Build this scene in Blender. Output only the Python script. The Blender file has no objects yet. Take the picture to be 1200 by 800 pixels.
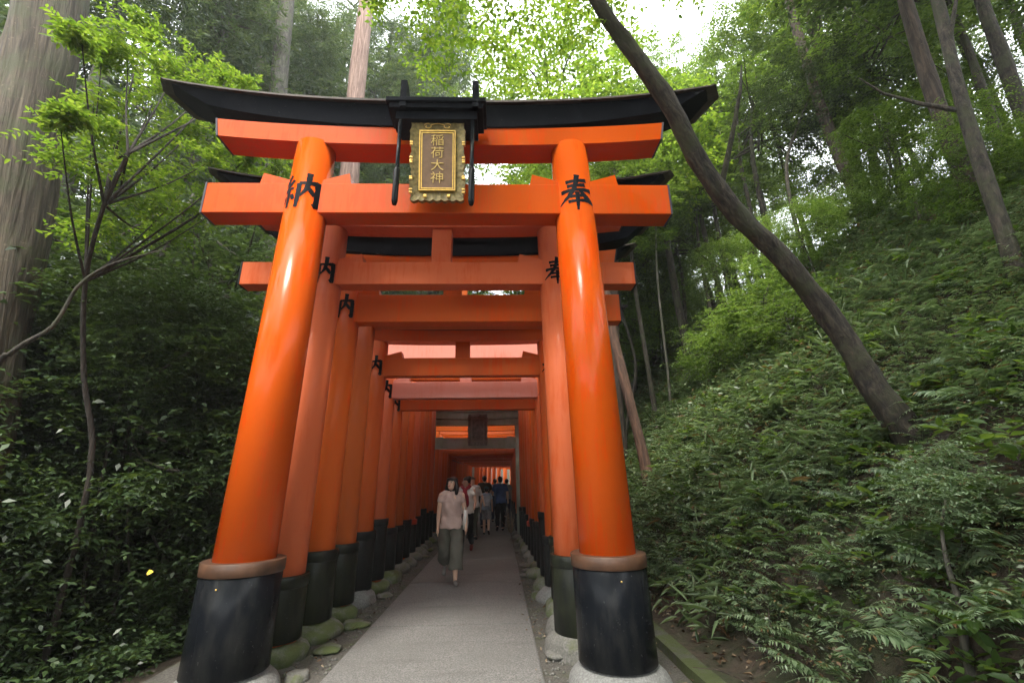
import bpy, bmesh, math, random
import numpy as np
from mathutils import Vector, Matrix

S = bpy.context.scene
COL = S.collection
R = math.radians
rnd = random.Random(7)

# ------------------------------------------------------------------ basics
def mesh_np(name, V, F):
    """V (n,3); F (m,k) all faces of one size"""
    V = np.asarray(V, dtype=np.float32); F = np.asarray(F, dtype=np.int32)
    me = bpy.data.meshes.new(name)
    me.vertices.add(len(V)); me.vertices.foreach_set('co', V.ravel())
    k = F.shape[1]
    me.loops.add(F.size); me.loops.foreach_set('vertex_index', F.ravel())
    me.polygons.add(len(F))
    me.polygons.foreach_set('loop_start', np.arange(0, F.size, k, dtype=np.int32))
    me.update(calc_edges=True)
    return me

def link(name, data, mat=None, parent=None, loc=None, smooth=None):
    o = bpy.data.objects.new(name, data)
    COL.objects.link(o)
    if mat is not None and data is not None and not len(data.materials):
        data.materials.append(mat)
    if parent is not None:
        o.parent = parent
    if loc is not None:
        o.location = loc
    if smooth is not None and data is not None:
        data.polygons.foreach_set('use_smooth', [smooth] * len(data.polygons))
    return o

def tag(o, label, cat, group=None, kind=None):
    if label: o['label'] = label
    if cat: o['category'] = cat
    if group: o['group'] = group
    if kind: o['kind'] = kind
    return o

def empty(name, loc=(0, 0, 0), rz=0.0):
    o = bpy.data.objects.new(name, None)
    o.empty_display_size = 0.2
    COL.objects.link(o)
    o.location = loc
    o.rotation_euler = (0, 0, rz)
    return o

class MB:
    """collects shapes with mixed faces, then builds one mesh"""
    def __init__(s): s.v = []; s.f = []; s.sm = []
    def add(s, V, F, smooth=False):
        b = len(s.v)
        s.v += [tuple(map(float, p)) for p in V]
        for f in F:
            s.f.append([i + b for i in f]); s.sm.append(smooth)
    def box(s, x0, x1, y0, y1, z0, z1):
        V = [(x0,y0,z0),(x1,y0,z0),(x1,y1,z0),(x0,y1,z0),(x0,y0,z1),(x1,y0,z1),(x1,y1,z1),(x0,y1,z1)]
        s.add(V, [(0,3,2,1),(4,5,6,7),(0,1,5,4),(1,2,6,5),(2,3,7,6),(3,0,4,7)])
    def tube(s, pts, rad, seg=12, cap=True, wob=0.0, rs=None):
        """tube through 3-D points; parallel-transported rings"""
        pts = [Vector(p) for p in pts]; n = len(pts)
        t0 = (pts[1] - pts[0]).normalized()
        a = Vector((1, 0, 0)) if abs(t0.x) < 0.8 else Vector((0, 1, 0))
        u = (a - t0 * a.dot(t0)).normalized()
        V = []
        ph = [rnd.random() * 6.28 for _ in range(4)]
        for i in range(n):
            t = (pts[min(i + 1, n - 1)] - pts[max(i - 1, 0)]).normalized()
            u = (u - t * u.dot(t)).normalized(); w = t.cross(u)
            for k in range(seg):
                an = 2 * math.pi * k / seg
                r = rad[i]
                if wob:
                    r *= 1 + wob * (math.sin(2 * an + ph[0] + i * .7) + .7 * math.sin(3 * an + ph[1] - i * .5) + .5 * math.sin(5 * an + ph[2] + i * .4))
                V.append(pts[i] + u * (r * math.cos(an)) + w * (r * math.sin(an)))
        F = []
        for i in range(n - 1):
            for k in range(seg):
                k2 = (k + 1) % seg
                F.append((i*seg+k, i*seg+k2, (i+1)*seg+k2, (i+1)*seg+k))
        s.add(V, F, True)
        if cap:
            b = len(s.v) - n * seg
            s.f.append([b + k for k in range(seg)][::-1]); s.sm.append(False)
            s.f.append([b + (n-1)*seg + k for k in range(seg)]); s.sm.append(False)
    def cyl(s, p0, p1, r0, r1, seg=40, bev=0.0):
        """upright (maybe leaning) cylinder with level rings, optional rounded rim"""
        prof = [(0, r0), (1, r1)]
        h = p1[2] - p0[2]
        if bev:
            prof = [(0, r0 - bev), (bev / h, r0), (1 - bev / h, r1), (1, r1 - bev)]
        V = []; F = []
        for t, r in prof:
            c = [p0[j] + (p1[j] - p0[j]) * t for j in range(3)]
            for k in range(seg):
                a = 2 * math.pi * k / seg
                V.append((c[0] + r * math.cos(a), c[1] + r * math.sin(a), c[2]))
        n = len(prof)
        for i in range(n - 1):
            for k in range(seg):
                k2 = (k + 1) % seg
                F.append((i*seg+k, i*seg+k2, (i+1)*seg+k2, (i+1)*seg+k))
        s.add(V, F, True)
        b = len(s.v) - n * seg
        s.f.append([b + k for k in range(seg)][::-1]); s.sm.append(False)
        s.f.append([b + (n-1)*seg + k for k in range(seg)]); s.sm.append(False)
    def sweep(s, prof, hb, ht, z0, h, lift, n=24, power=2.4, smooth=False):
        """profile [(y, zr 0..1)] swept along x; half length hb at the foot, ht at the crown; ends lift up"""
        V = []; m = len(prof)
        for i in range(n + 1):
            t = -1 + 2 * i / n
            for (y, zr) in prof:
                x = t * (hb + (ht - hb) * zr)
                V.append((x, y, z0 + h * zr + lift * abs(t) ** power))
        F = []
        for i in range(n):
            for k in range(m):
                k2 = (k + 1) % m
                F.append((i*m+k, i*m+k2, (i+1)*m+k2, (i+1)*m+k))
        F.append(tuple(range(m))[::-1]); F.append(tuple(n*m + k for k in range(m)))
        s.add(V, F, smooth)
    def prism(s, poly, y0, y1):
        n = len(poly)
        V = [(x, y0, z) for x, z in poly] + [(x, y1, z) for x, z in poly]
        F = [tuple(range(n)), tuple(range(2*n-1, n-1, -1))]
        for k in range(n):
            k2 = (k + 1) % n
            F.append((k2, k, n + k, n + k2))
        s.add(V, F)
    def mesh(s, name):
        me = bpy.data.meshes.new(name)
        me.from_pydata(s.v, [], s.f)
        me.polygons.foreach_set('use_smooth', s.sm)
        me.update()
        bm = bmesh.new(); bm.from_mesh(me)
        bmesh.ops.recalc_face_normals(bm, faces=bm.faces)
        bm.to_mesh(me); bm.free()
        return me
    def build(s, name, mat, parent=None, loc=None, bevel=0.0):
        o = link(name, s.mesh(name), mat, parent, loc)
        if bevel:
            md = o.modifiers.new('bevel', 'BEVEL'); md.width = bevel; md.segments = 2
            md.limit_method = 'ANGLE'; md.angle_limit = R(40)
        return o

# ------------------------------------------------------------------ camera
CAM = Vector((0, 0, 1.5))
FPX = 533.0
YAW, PITCH, ROLL = R(1.78), R(17.5), R(.8)
RM = Matrix.Rotation(-YAW, 3, 'Z') @ Matrix.Rotation(R(90) + PITCH, 3, 'X') @ Matrix.Rotation(-ROLL, 3, 'Z')
def ray(px, py):
    d = RM @ Vector(((px - 600) / FPX, (400 - py) / FPX, -1))
    return d.normalized()
def at(px, py, Y):
    """where the sight line through a photo pixel is Y metres up the path"""
    d = ray(px, py)
    return CAM + d * (Y / d.y)

cam = bpy.data.cameras.new('camera'); cam.lens = FPX / 1200 * 36; cam.sensor_width = 36
cam.clip_start = 0.05; cam.clip_end = 2000
camo = bpy.data.objects.new('camera', cam); COL.objects.link(camo)
camo.matrix_world = Matrix.Translation(CAM) @ RM.to_4x4()
S.camera = camo

# ------------------------------------------------------------------ materials
class NT:
    def __init__(s, name):
        s.m = bpy.data.materials.new(name); s.m.use_nodes = True
        s.t = s.m.node_tree; s.t.nodes.clear()
        s.out = s.n('ShaderNodeOutputMaterial')
    def n(s, typ, **kw):
        nd = s.t.nodes.new(typ)
        for k, v in kw.items():
            if k in nd.inputs.keys(): nd.inputs[k].default_value = v
            else: setattr(nd, k, v)
        return nd
    def l(s, a, b): s.t.links.new(a, b)
    def coord(s, scale=(1, 1, 1), kind='Object'):
        tc = s.n('ShaderNodeTexCoord'); mp = s.n('ShaderNodeMapping')
        mp.inputs['Scale'].default_value = scale
        s.l(tc.outputs[kind], mp.inputs['Vector'])
        return mp.outputs['Vector']
    def noise(s, vec, scale, detail=4, rough=.55, dist=0.0):
        nd = s.n('ShaderNodeTexNoise'); nd.inputs['Scale'].default_value = scale
        nd.inputs['Detail'].default_value = detail; nd.inputs['Roughness'].default_value = rough
        nd.inputs['Distortion'].default_value = dist
        s.l(vec, nd.inputs['Vector']); return nd.outputs['Fac']
    def ramp(s, fac, stops):
        nd = s.n('ShaderNodeValToRGB'); e = nd.color_ramp.elements
        while len(e) < len(stops): e.new(0.5)
        for i, (p, c) in enumerate(stops):
            e[i].position = p; e[i].color = tuple(c) + ((1,) if len(c) == 3 else ())
        s.l(fac, nd.inputs['Fac']); return nd.outputs['Color']
    def mix(s, fac, a, b, mode='MIX'):
        nd = s.n('ShaderNodeMix', data_type='RGBA', blend_type=mode)
        for sock, v in ((nd.inputs[0], fac), (nd.inputs[6], a), (nd.inputs[7], b)):
            if hasattr(v, 'is_linked'): s.l(v, sock)
            elif isinstance(v, (int, float)): sock.default_value = v
            else: sock.default_value = tuple(v) + ((1,) if len(v) == 3 else ())
        return nd.outputs[2]
    def bump(s, h, strength, dist=.02):
        nd = s.n('ShaderNodeBump'); nd.inputs['Strength'].default_value = strength
        nd.inputs['Distance'].default_value = dist
        s.l(h, nd.inputs['Height']); return nd.outputs['Normal']
    def bsdf(s, color, rough=.5, normal=None, coat=0.0, coat_rough=.1, spec=.5, metal=0.0):
        b = s.n('ShaderNodeBsdfPrincipled')
        for sock, v in ((b.inputs['Base Color'], color), (b.inputs['Roughness'], rough)):
            if hasattr(v, 'is_linked'): s.l(v, sock)
            elif isinstance(v, (int, float)): sock.default_value = v
            else: sock.default_value = tuple(v) + (1,)
        b.inputs['Coat Weight'].default_value = coat; b.inputs['Coat Roughness'].default_value = coat_rough
        b.inputs['Specular IOR Level'].default_value = spec; b.inputs['Metallic'].default_value = metal
        if normal is not None: s.l(normal, b.inputs['Normal'])
        return b
    def done(s, sh):
        s.l(sh.outputs[0], s.out.inputs['Surface']); return s.m

def vermilion(name, base, faded, amount, rough, coat, spec=.09):
    t = NT(name); v = t.coord(); vs = t.coord((3.0, 3.0, .35))
    big = t.noise(v, 1.3, 5, .6); streak = t.noise(vs, 6.0, 5, .65)
    f = t.n('ShaderNodeMath', operation='ADD'); t.l(big, f.inputs[0]); t.l(streak, f.inputs[1])
    fac = t.ramp(f.outputs[0], [(1.02 - amount, (0, 0, 0)), (1.32 - amount * .5, (1, 1, 1))])
    c = t.mix(fac, base, faded)
    fine = t.noise(t.coord((9, 9, 1.2)), 14.0, 4, .7)
    dirt = t.ramp(fine, [(.62, (0, 0, 0)), (.8, (1, 1, 1))])
    dm = t.n('ShaderNodeMath', operation='MULTIPLY'); dm.inputs[1].default_value = .11 if amount > .15 else .03
    t.l(dirt, dm.inputs[0])
    c = t.mix(dm.outputs[0], c, (base[0] * .35, base[1] * .35, base[2] * .5 + .006))
    rr = t.ramp(streak, [(.3, (rough * .75,) * 3), (.75, (min(1, rough * 1.5),) * 3)])
    nb = t.bump(t.noise(t.coord((12, 12, .6)), 6.0, 4), .07, .01)
    return t.done(t.bsdf(c, rr, nb, coat, .06, spec))

V_FRESH = vermilion('vermilion_gloss_paint', (.54, .060, .002), (.49, .071, .005), .1, .17, .04, .12)
V_B = vermilion('vermilion_faded_paint', (.53, .078, .014), (.60, .135, .05), .3, .42, .04)
V_C = vermilion('vermilion_orange_paint', (.66, .088, .004), (.58, .108, .015), .2, .4, .04)
V_D = vermilion('vermilion_brown_paint', (.50, .085, .008), (.50, .11, .022), .28, .45, .03)
V_E = vermilion('vermilion_pale_pink', (.62, .14, .07), (.68, .26, .2), .55, .38, .3)  # pale pink tone for the beams of the sixth gate
V_F = vermilion('vermilion_red_paint', (.60, .074, .006), (.54, .105, .02), .2, .4, .04)

def black_paint(name, base, algae, amount, rough=.32, coat=.05, spec=.14):
    t = NT(name); v = t.coord((1.6, 1.6, .5)); n = t.noise(v, 4.0, 6, .65)
    fac = t.ramp(n, [(.62 - amount, (0, 0, 0)), (.85 - amount * .6, (1, 1, 1))])
    fine = t.noise(t.coord(), 45, 3)
    c = t.mix(fac, base, algae)
    c = t.mix(t.ramp(fine, [(.68, (0, 0, 0)), (.74, (.5, .5, .5))]), c, (.09, .09, .085))
    return t.done(t.bsdf(c, rough, t.bump(n, .15), coat, .15, spec))
BLACK = black_paint('black_lacquer', (.006, .007, .009), (.022, .022, .021), .14, .25, .03, .1)
BLACK_MOSS = black_paint('black_paint_with_algae', (.009, .010, .009), (.024, .028, .014), .22, .42, .03, .16)
BLACK_OLD = black_paint('old_black_paint', (.012, .012, .012), (.03, .032, .03), .2, .5)
KASAGI = black_paint('black_roof_beam_paint', (.007, .008, .012), (.014, .015, .02), .1, .7, 0, .05)
CAPGREY = black_paint('grey_black_end_paint', (.05, .045, .06), (.09, .08, .09), .2, .55)
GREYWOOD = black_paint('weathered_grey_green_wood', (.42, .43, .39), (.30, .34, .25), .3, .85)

def simple(name, c, rough=.6, var=.25, scale=8, coat=0, metal=0, bump=.1, stretch=(1, 1, 1), spec=.4):
    t = NT(name); n = t.noise(t.coord(stretch), scale, 4)
    col = t.ramp(n, [(.3, [x * (1 - var) for x in c]), (.7, [min(1, x * (1 + var)) for x in c])])
    return t.done(t.bsdf(col, rough, t.bump(n, bump) if bump else None, coat, metal=metal, spec=spec))
BROWNCOLLAR = simple('brown_copper_collar', (.065, .031, .017), .5, .4, 7, .05)
REDCOLLAR = simple('red_collar', (.42, .05, .02), .45, .3, 5)
PLAQUE_BR = simple('plaque_brown_lacquer', (.20, .11, .055), .5, .15, 20)
GOLD_D = simple('old_gilt_carving', (.20, .15, .052), .5, .5, 30, metal=.15)
GOLD = simple('gilt', (.80, .50, .14), .33, .2, 40, metal=.8, bump=0)
GOLD_T = simple('dull_gold_lettering', (.66, .45, .15), .45, .2, 40, metal=.3, bump=0)
ROOFEDGE = simple('brown_roof_edge', (.045, .032, .026), .7, .4, 12)
INK = simple('black_brush_ink', (.004, .005, .008), .55, .2, 10, bump=0, spec=.08)

def stone_mat(name, base, moss, amount):
    t = NT(name); v = t.coord(); n = t.noise(v, 5, 6, .65); f = t.noise(v, 60, 3, .6)
    fac = t.ramp(n, [(.62 - amount, (0, 0, 0)), (.72 - amount * .7, (1, 1, 1))])
    c = t.mix(t.ramp(f, [(.35, (0, 0, 0)), (.7, (1, 1, 1))]), [x * .65 for x in base], [x * 1.2 for x in base])
    c = t.mix(fac, c, moss)
    return t.done(t.bsdf(c, .85, t.bump(t.noise(v, 16, 7, .75), .9, .03)))
STONE = stone_mat('granite_base', (.20, .20, .19), (.13, .14, .12), .05)
STONE_MOSS = stone_mat('mossy_stone', (.17, .17, .15), (.085, .11, .035), .25)
STONE_ROUGH = stone_mat('rough_stone', (.15, .145, .13), (.09, .10, .05), .12)

def path_mat():
    t = NT('washed_concrete'); v = t.coord()
    f1 = t.noise(v, 75, 4, .8); f2 = t.noise(v, 28, 4, .65); big = t.noise(v, .9, 6, .6); st = t.noise(t.coord((.6, 3.2, 1)), 1.5, 5, .6)
    c = t.mix(t.ramp(f1, [(.40, (0, 0, 0)), (.60, (1, 1, 1))]), (.058, .056, .053), (.215, .209, .199))
    c = t.mix(t.ramp(f2, [(.52, (0, 0, 0)), (.68, (.7, .7, .7))]), c, (.10, .096, .089))
    c = t.mix(t.ramp(big, [(.35, (.55, .55, .55)), (.7, (0, 0, 0))]), c, (.095, .092, .085))
    c = t.mix(t.ramp(st, [(.55, (0, 0, 0)), (.8, (.6, .6, .6))]), c, (.062, .060, .055))
    return t.done(t.bsdf(c, .8, t.bump(f1, .35, .008)))
PATH = path_mat()

def ground_mat():
    t = NT('forest_soil'); v = t.coord(); big = t.noise(v, .8, 6, .65); f = t.noise(v, 18, 5, .7)
    c = t.mix(t.ramp(f, [(.3, (0, 0, 0)), (.72, (1, 1, 1))]), (.022, .016, .010), (.085, .062, .040))
    c = t.mix(t.ramp(big, [(.5, (0, 0, 0)), (.66, (1, 1, 1))]), c, (.028, .042, .012))
    return t.done(t.bsdf(c, .95, t.bump(t.noise(v, 9, 7, .75), .9, .06)))
SOIL = ground_mat()
def verge_mat():
    t = NT('dirt_and_gravel'); v = t.coord(); f = t.noise(v, 60, 5, .75); big = t.noise(v, 3, 5, .6)
    c = t.mix(t.ramp(f, [(.35, (0, 0, 0)), (.68, (1, 1, 1))]), (.035, .031, .026), (.13, .12, .104))
    c = t.mix(t.ramp(big, [(.48, (0, 0, 0)), (.66, (.8, .8, .8))]), c, (.055, .065, .028))
    return t.done(t.bsdf(c, .92, t.bump(f, .8, .02)))
VERGE = verge_mat()

def bark(name, a, b, stretch=(14, 14, 1.1), scale=2.2, moss=None, bump=.9):
    t = NT(name); v = t.coord(stretch); n = t.noise(v, scale, 7, .65, .6)
    c = t.ramp(n, [(.36, a), (.5, [(x + y) * .45 for x, y in zip(a, b)]), (.63, b)])
    if moss:
        m = t.ramp(t.noise(t.coord(), 3.0, 5, .65), [(.47, (0, 0, 0)), (.62, (.85, .85, .85))])
        c = t.mix(m, c, moss)
    spots = t.ramp(t.noise(t.coord(), 22, 3, .6), [(.64, (0, 0, 0)), (.74, (.5, .5, .5))])
    c = t.mix(spots, c, [min(1, x * 1.7) for x in b])
    return t.done(t.bsdf(c, .9, t.bump(n, bump, .03)))
CEDAR_BARK = bark('cedar_bark', (.034, .026, .018), (.115, .09, .062), (17, 17, .6), 1.9, (.066, .068, .036), 1.0)
CEDAR_PINK = bark('pinkish_cedar_bark', (.13, .075, .058), (.33, .22, .175), (14, 14, .8), 1.5)
DARK_BARK = bark('dark_mossy_bark', (.010, .008, .007), (.066, .052, .038), (11, 11, 3.5), 2.2, (.04, .043, .02))
GREY_BARK = bark('grey_bark', (.03, .026, .021), (.13, .115, .095), (10, 10, 2), 1.8, (.07, .078, .04))
BROWN_BARK = bark('brown_bark', (.020, .014, .010), (.075, .052, .037), (12, 12, 1.5), 1.6)
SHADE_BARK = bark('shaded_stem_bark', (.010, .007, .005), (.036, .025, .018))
RED_BARK = bark('reddish_bark', (.035, .018, .011), (.12, .062, .038), (12, 12, 1.5), 1.6)

def leaf_mat(name, cols, trans=.4, tcol=None, rough=.42, spec=.45, dead=0.0):
    t = NT(name)
    g = t.n('ShaderNodeNewGeometry'); oi = t.n('ShaderNodeObjectInfo')
    n = len(cols)
    st = [(dead + (1 - dead) * i / (n - 1), col) for i, col in enumerate(cols)]
    if dead: st = [(0, (.10, .055, .025)), (dead * .85, (.17, .11, .05))] + st
    c = t.ramp(g.outputs['Random Per Island'], st)
    hsv = t.n('ShaderNodeHueSaturation'); t.l(c, hsv.inputs['Color'])
    mr = t.n('ShaderNodeMapRange'); mr.inputs['To Min'].default_value = .75; mr.inputs['To Max'].default_value = 1.25
    t.l(oi.outputs['Random'], mr.inputs['Value']); t.l(mr.outputs[0], hsv.inputs['Value'])
    col = hsv.outputs['Color']
    b = t.bsdf(col, rough, None, spec=spec)
    tr = t.n('ShaderNodeBsdfTranslucent')
    tc = t.mix(1.0, col, tcol or (1.9, 1.75, .75), 'MULTIPLY'); t.l(tc, tr.inputs['Color'])
    mx = t.n('ShaderNodeMixShader'); mx.inputs[0].default_value = trans
    t.l(b.outputs[0], mx.inputs[1]); t.l(tr.outputs[0], mx.inputs[2])
    return t.done(mx)
L_DARK = leaf_mat('dark_evergreen_leaf', [(.020, .038, .016), (.032, .058, .021), (.045, .08, .027), (.065, .105, .036)], .3, rough=.42, spec=.4)
L_MID = leaf_mat('mid_green_leaf', [(.035, .068, .02), (.055, .10, .026), (.078, .135, .034), (.105, .165, .044)], .52)
L_FRESH = leaf_mat('fresh_green_leaf', [(.06, .105, .028), (.09, .15, .036), (.125, .195, .05), (.16, .225, .07)], .5, (1.6, 1.6, .8))
L_BRIGHT = leaf_mat('bright_maple_leaf', [(.055, .11, .016), (.085, .155, .02), (.12, .20, .03), (.17, .24, .045)], .5, (1.8, 1.7, .85))
L_CEDAR = leaf_mat('cedar_needle', [(.04, .075, .04), (.06, .10, .05), (.08, .125, .06), (.10, .14, .065)], .4, rough=.5)
L_FERN = leaf_mat('fern_green', [(.06, .10, .048), (.10, .15, .075), (.145, .20, .11), (.21, .265, .165)], .33, (1.5, 1.6, .9), .34, .6, .05)
L_COVER = leaf_mat('ground_cover_green', [(.025, .045, .02), (.065, .10, .045), (.11, .155, .075), (.20, .24, .145)], .3, (1.5, 1.6, .9), .32, .6, .10)
L_GRASS = leaf_mat('bamboo_grass_green', [(.07, .115, .05), (.12, .18, .08), (.17, .24, .115), (.23, .29, .17)], .36, (1.6, 1.65, .9), .34, .6, .07)
L_LITTER = leaf_mat('dead_leaf', [(.05, .03, .016), (.10, .06, .032), (.16, .11, .065), (.25, .20, .14)], .12, (1, .9, .7), .7, .3)
L_YELLOW = leaf_mat('yellow_leaf', [(.6, .45, .04), (.65, .5, .05)], .3)

# ------------------------------------------------------------------ terrain
def cx(y):
    return -.57 + (max(0.0, y - 27.0) ** 2) / 46.0
def hnoise(x, y):
    return (math.sin(x * 1.7 + y * .9) * .5 + math.sin(x * .63 - y * 1.27 + 1.3) + .5 * math.sin(2.9 * x + 2.3 * y + .7) + .35 * math.sin(5.1 * x - 3.7 * y)) * .5
def gh(x, y):
    u = x - cx(y)
    h = 0.0
    if u > 2.55:                                   # bank, then the hillside
        ff = min(1.0, (u - 2.55) / .75)
        h = .62 * ff * ff * (3 - 2 * ff) + .98 * max(0, min(u, 8.5) - 2.95) + .5 * max(0, u - 8.5)
        h += .085 * max(0, min(y, 18) - 4) * min(1, (u - 2.55) / 2)
        if u > 26: h -= .3 * (u - 26)
        h += .13 * hnoise(x, y) * min(1, (u - 2.55) / 1.2)
    elif u < -2.3:
        d = -2.3 - u
        h = -1.0 * min(1, d / 3.0) ** 1.3 + min(7, max(0, d - 11) * .3)
        h += .12 * hnoise(x, y) * min(1, d)
    if y > 48: h += min(9, (y - 48) * .25)
    h = min(h, 22)
    return h

def axis(lo, hi, fine0, fine1, fs, cs):
    a = [fine0]
    while a[-1] < fine1: a.append(a[-1] + fs)
    b = a[-1]; st = fs
    while b < hi: st = min(cs, st * 1.35); b += st; a.append(b)
    c = a[0]; st = fs
    while c > lo: st = min(cs, st * 1.35); c -= st; a.insert(0, c)
    return a
xs = axis(-160, 160, -6, 12, .16, 12); ys = axis(-60, 260, -2, 26, .22, 12)
V = [(x, y, gh(x, y) - .006) for y in ys for x in xs]
nx = len(xs)
F = [(j*nx+i, j*nx+i+1, (j+1)*nx+i+1, (j+1)*nx+i) for j in range(len(ys)-1) for i in range(nx-1)]
o = link('ground', mesh_np('ground', V, F), SOIL, smooth=True); tag(o, 'dark forest soil of the slope and hollow beside the path', None, kind='structure')

def strip(name, mat, off0, off1, z, y0, y1, thick=.0, step=.5, wob=0.0):
    mb = MB(); V = []; F = []
    n = int((y1 - y0) / step)
    for i in range(n + 1):
        y = y0 + (y1 - y0) * i / n
        w = wob * math.sin(y * 2.1) + wob * .6 * math.sin(y * 5.3 + 1)
        V += [(cx(y) + off0 + w, y, z), (cx(y) + off1 + w, y, z), (cx(y) + off0 + w, y, z - thick), (cx(y) + off1 + w, y, z - thick)]
    for i in range(n):
        a = 4*i; b = a + 4
        F.append((a, a+1, b+1, b))
        if thick: F += [(a+2, a, b, b+2), (a+1, a+3, b+3, b+1)]
    mb.add(V, F)
    return mb.build(name, mat)
o = strip('dirt_verge', VERGE, -2.35, 2.3, .004, -6, 58); tag(o, None, None, kind='structure')
# the path: poured slabs butted together with thin open joints
mb = MB(); y = -6.0; k = 0
while y < 58:
    L = 2.35
    n = 5
    V = []; F = []
    for i in range(n + 1):
        yy = y + .008 + (L - .016) * i / n
        c = cx(yy)
        V += [(c - .86, yy, .028), (c - .845, yy, .036), (c + .905, yy, .036), (c + .92, yy, .028), (c - .86, yy, 0), (c + .92, yy, 0)]
    for i in range(n):
        a = 6*i; b = a + 6
        for p, q in ((0, 1), (1, 2), (2, 3)): F.append((a+p, a+q, b+q, b+p))
        F += [(a+4, a, b, b+4), (a+3, a+5, b+5, b+3)]
    F += [(0, 4, 5, 3, 2, 1), tuple(6*n + q for q in (0, 1, 2, 3, 5, 4))]
    mb.add(V, F); y += L
o = mb.build('path', PATH); tag(o, 'pale grey concrete path running between the gates', None, kind='structure')

KERBM = stone_mat('mossy_concrete_kerb', (.075, .072, .06), (.05, .064, .016), .25)
o = strip('drain_kerb', KERBM, 2.08, 2.23, .09, 1.0, 30, .2, .4, .012)
tag(o, 'low mossy concrete kerb at the foot of the fern bank', 'kerb')

# ------------------------------------------------------------------ brush lettering
def brush(name):
    st = []
    if name == 'dedicate':      # two characters, one for each post
        st = [([(.24,.79),(.5,.81),(.77,.85)], (.075,.05,.085)), ([(.27,.665),(.5,.675),(.73,.71)], (.07,.05,.08)),
              ([(.10,.525),(.5,.55),(.90,.585)], (.08,.055,.09)), ([(.53,.99),(.50,.78),(.44,.58),(.30,.38),(.04,.17)], (.10,.085,.085,.075,.02)),
              ([(.57,.55),(.68,.41),(.80,.29),(.97,.22)], (.05,.09,.13,.04)), ([(.33,.365),(.5,.37),(.68,.40)], (.06,.045,.07)),
              ([(.27,.225),(.5,.235),(.74,.265)], (.065,.05,.075)), ([(.51,.49),(.51,.25),(.50,-.03)], (.08,.08,.035))]
    else:
        st = [([(.23,.96),(.16,.84),(.07,.735),(.2,.735)], (.07,.075,.07,.05)), ([(.33,.80),(.2,.65),(.05,.535),(.2,.55),(.34,.575)], (.07,.065,.07,.055,.05)),
              ([(.205,.56),(.205,.3),(.20,.04)], (.085,.08,.06)), ([(.085,.40),(.02,.22)], (.05,.085)), ([(.30,.40),(.325,.34),(.365,.25)], (.05,.08,.06)),
              ([(.47,.70),(.475,.4),(.455,.02)], (.085,.09,.06)), ([(.47,.695),(.7,.72),(.91,.745),(.92,.45),(.915,.10),(.81,.155)], (.06,.055,.115,.10,.105,.02)),
              ([(.685,1.0),(.68,.70),(.64,.52),(.525,.33)], (.10,.09,.075,.025)), ([(.69,.60),(.76,.50),(.845,.385)], (.05,.09,.06))]
    return st
def lettering(name, size, axis_pt, rad, zc, parent):
    """brush strokes laid 3 mm proud of a post whose axis at height z is axis_pt(z)"""
    mb = MB()
    for pts, wid in brush(name):
        P = []; W = []
        n = len(pts)
        for i in range(n - 1):
            for k in range(6):
                t = k / 6
                P.append(tuple(pts[i][j] + (pts[i+1][j] - pts[i][j]) * t for j in (0, 1))); W.append(wid[i] + (wid[i+1] - wid[i]) * t)
        P.append(pts[-1]); W.append(wid[-1])
        L = []
        for i in range(len(P)):
            a = P[max(0, i-1)]; b = P[min(len(P)-1, i+1)]
            dx, dy = b[0]-a[0], b[1]-a[1]; d = math.hypot(dx, dy) or 1
            w = W[i] * .70 * (1 + .1 * math.sin(i * 2.3))
            nxv, nyv = -dy / d * w, dx / d * w
            L.append([(P[i][0] + nxv * s, P[i][1] + nyv * s) for s in (-1, -.33, .33, 1)])
        V = []
        for row in L:
            for (u, v) in row:
                z = zc + (v - .5) * size; ax = axis_pt(z)
                an = (u - .5) * size / rad(z); r = rad(z) + .003
                V.append((ax + r * math.sin(an), -r * math.cos(an), z))
        F = [(i*4+k, i*4+k+1, i*4+k+5, i*4+k+4) for i in range(len(L)-1) for k in range(3)]
        mb.add(V, F, True)
    return mb.build('lettering', INK, parent)

# ------------------------------------------------------------------ gates
def lumpy(mb, c, rx, ry, rz, seed, n=20, m=12, amp=.09, flat=None):
    r2 = random.Random(seed); ph = [r2.random() * 6.28 for _ in range(8)]
    V = []; F = []
    for i in range(m + 1):
        th = math.pi * i / m
        for k in range(n):
            a = 2 * math.pi * k / n
            d = Vector((math.sin(th) * math.cos(a), math.sin(th) * math.sin(a), math.cos(th)))
            q = 1 + amp * (math.sin(3*d.x + ph[0]) + math.sin(3*d.y + ph[1]) + .6*math.sin(5*d.z + ph[2]) + .5*math.sin(7*d.x + 4*d.y + ph[3]))
            z = d.z * rz * q
            if flat is not None: z = min(z, flat)
            V.append((c[0] + d.x * rx * q, c[1] + d.y * ry * q, c[2] + z))
    for i in range(m):
        for k in range(n):
            k2 = (k + 1) % n
            F.append((i*n+k, i*n+k2, (i+1)*n+k2, (i+1)*n+k))
    mb.add(V, F, True)

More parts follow.
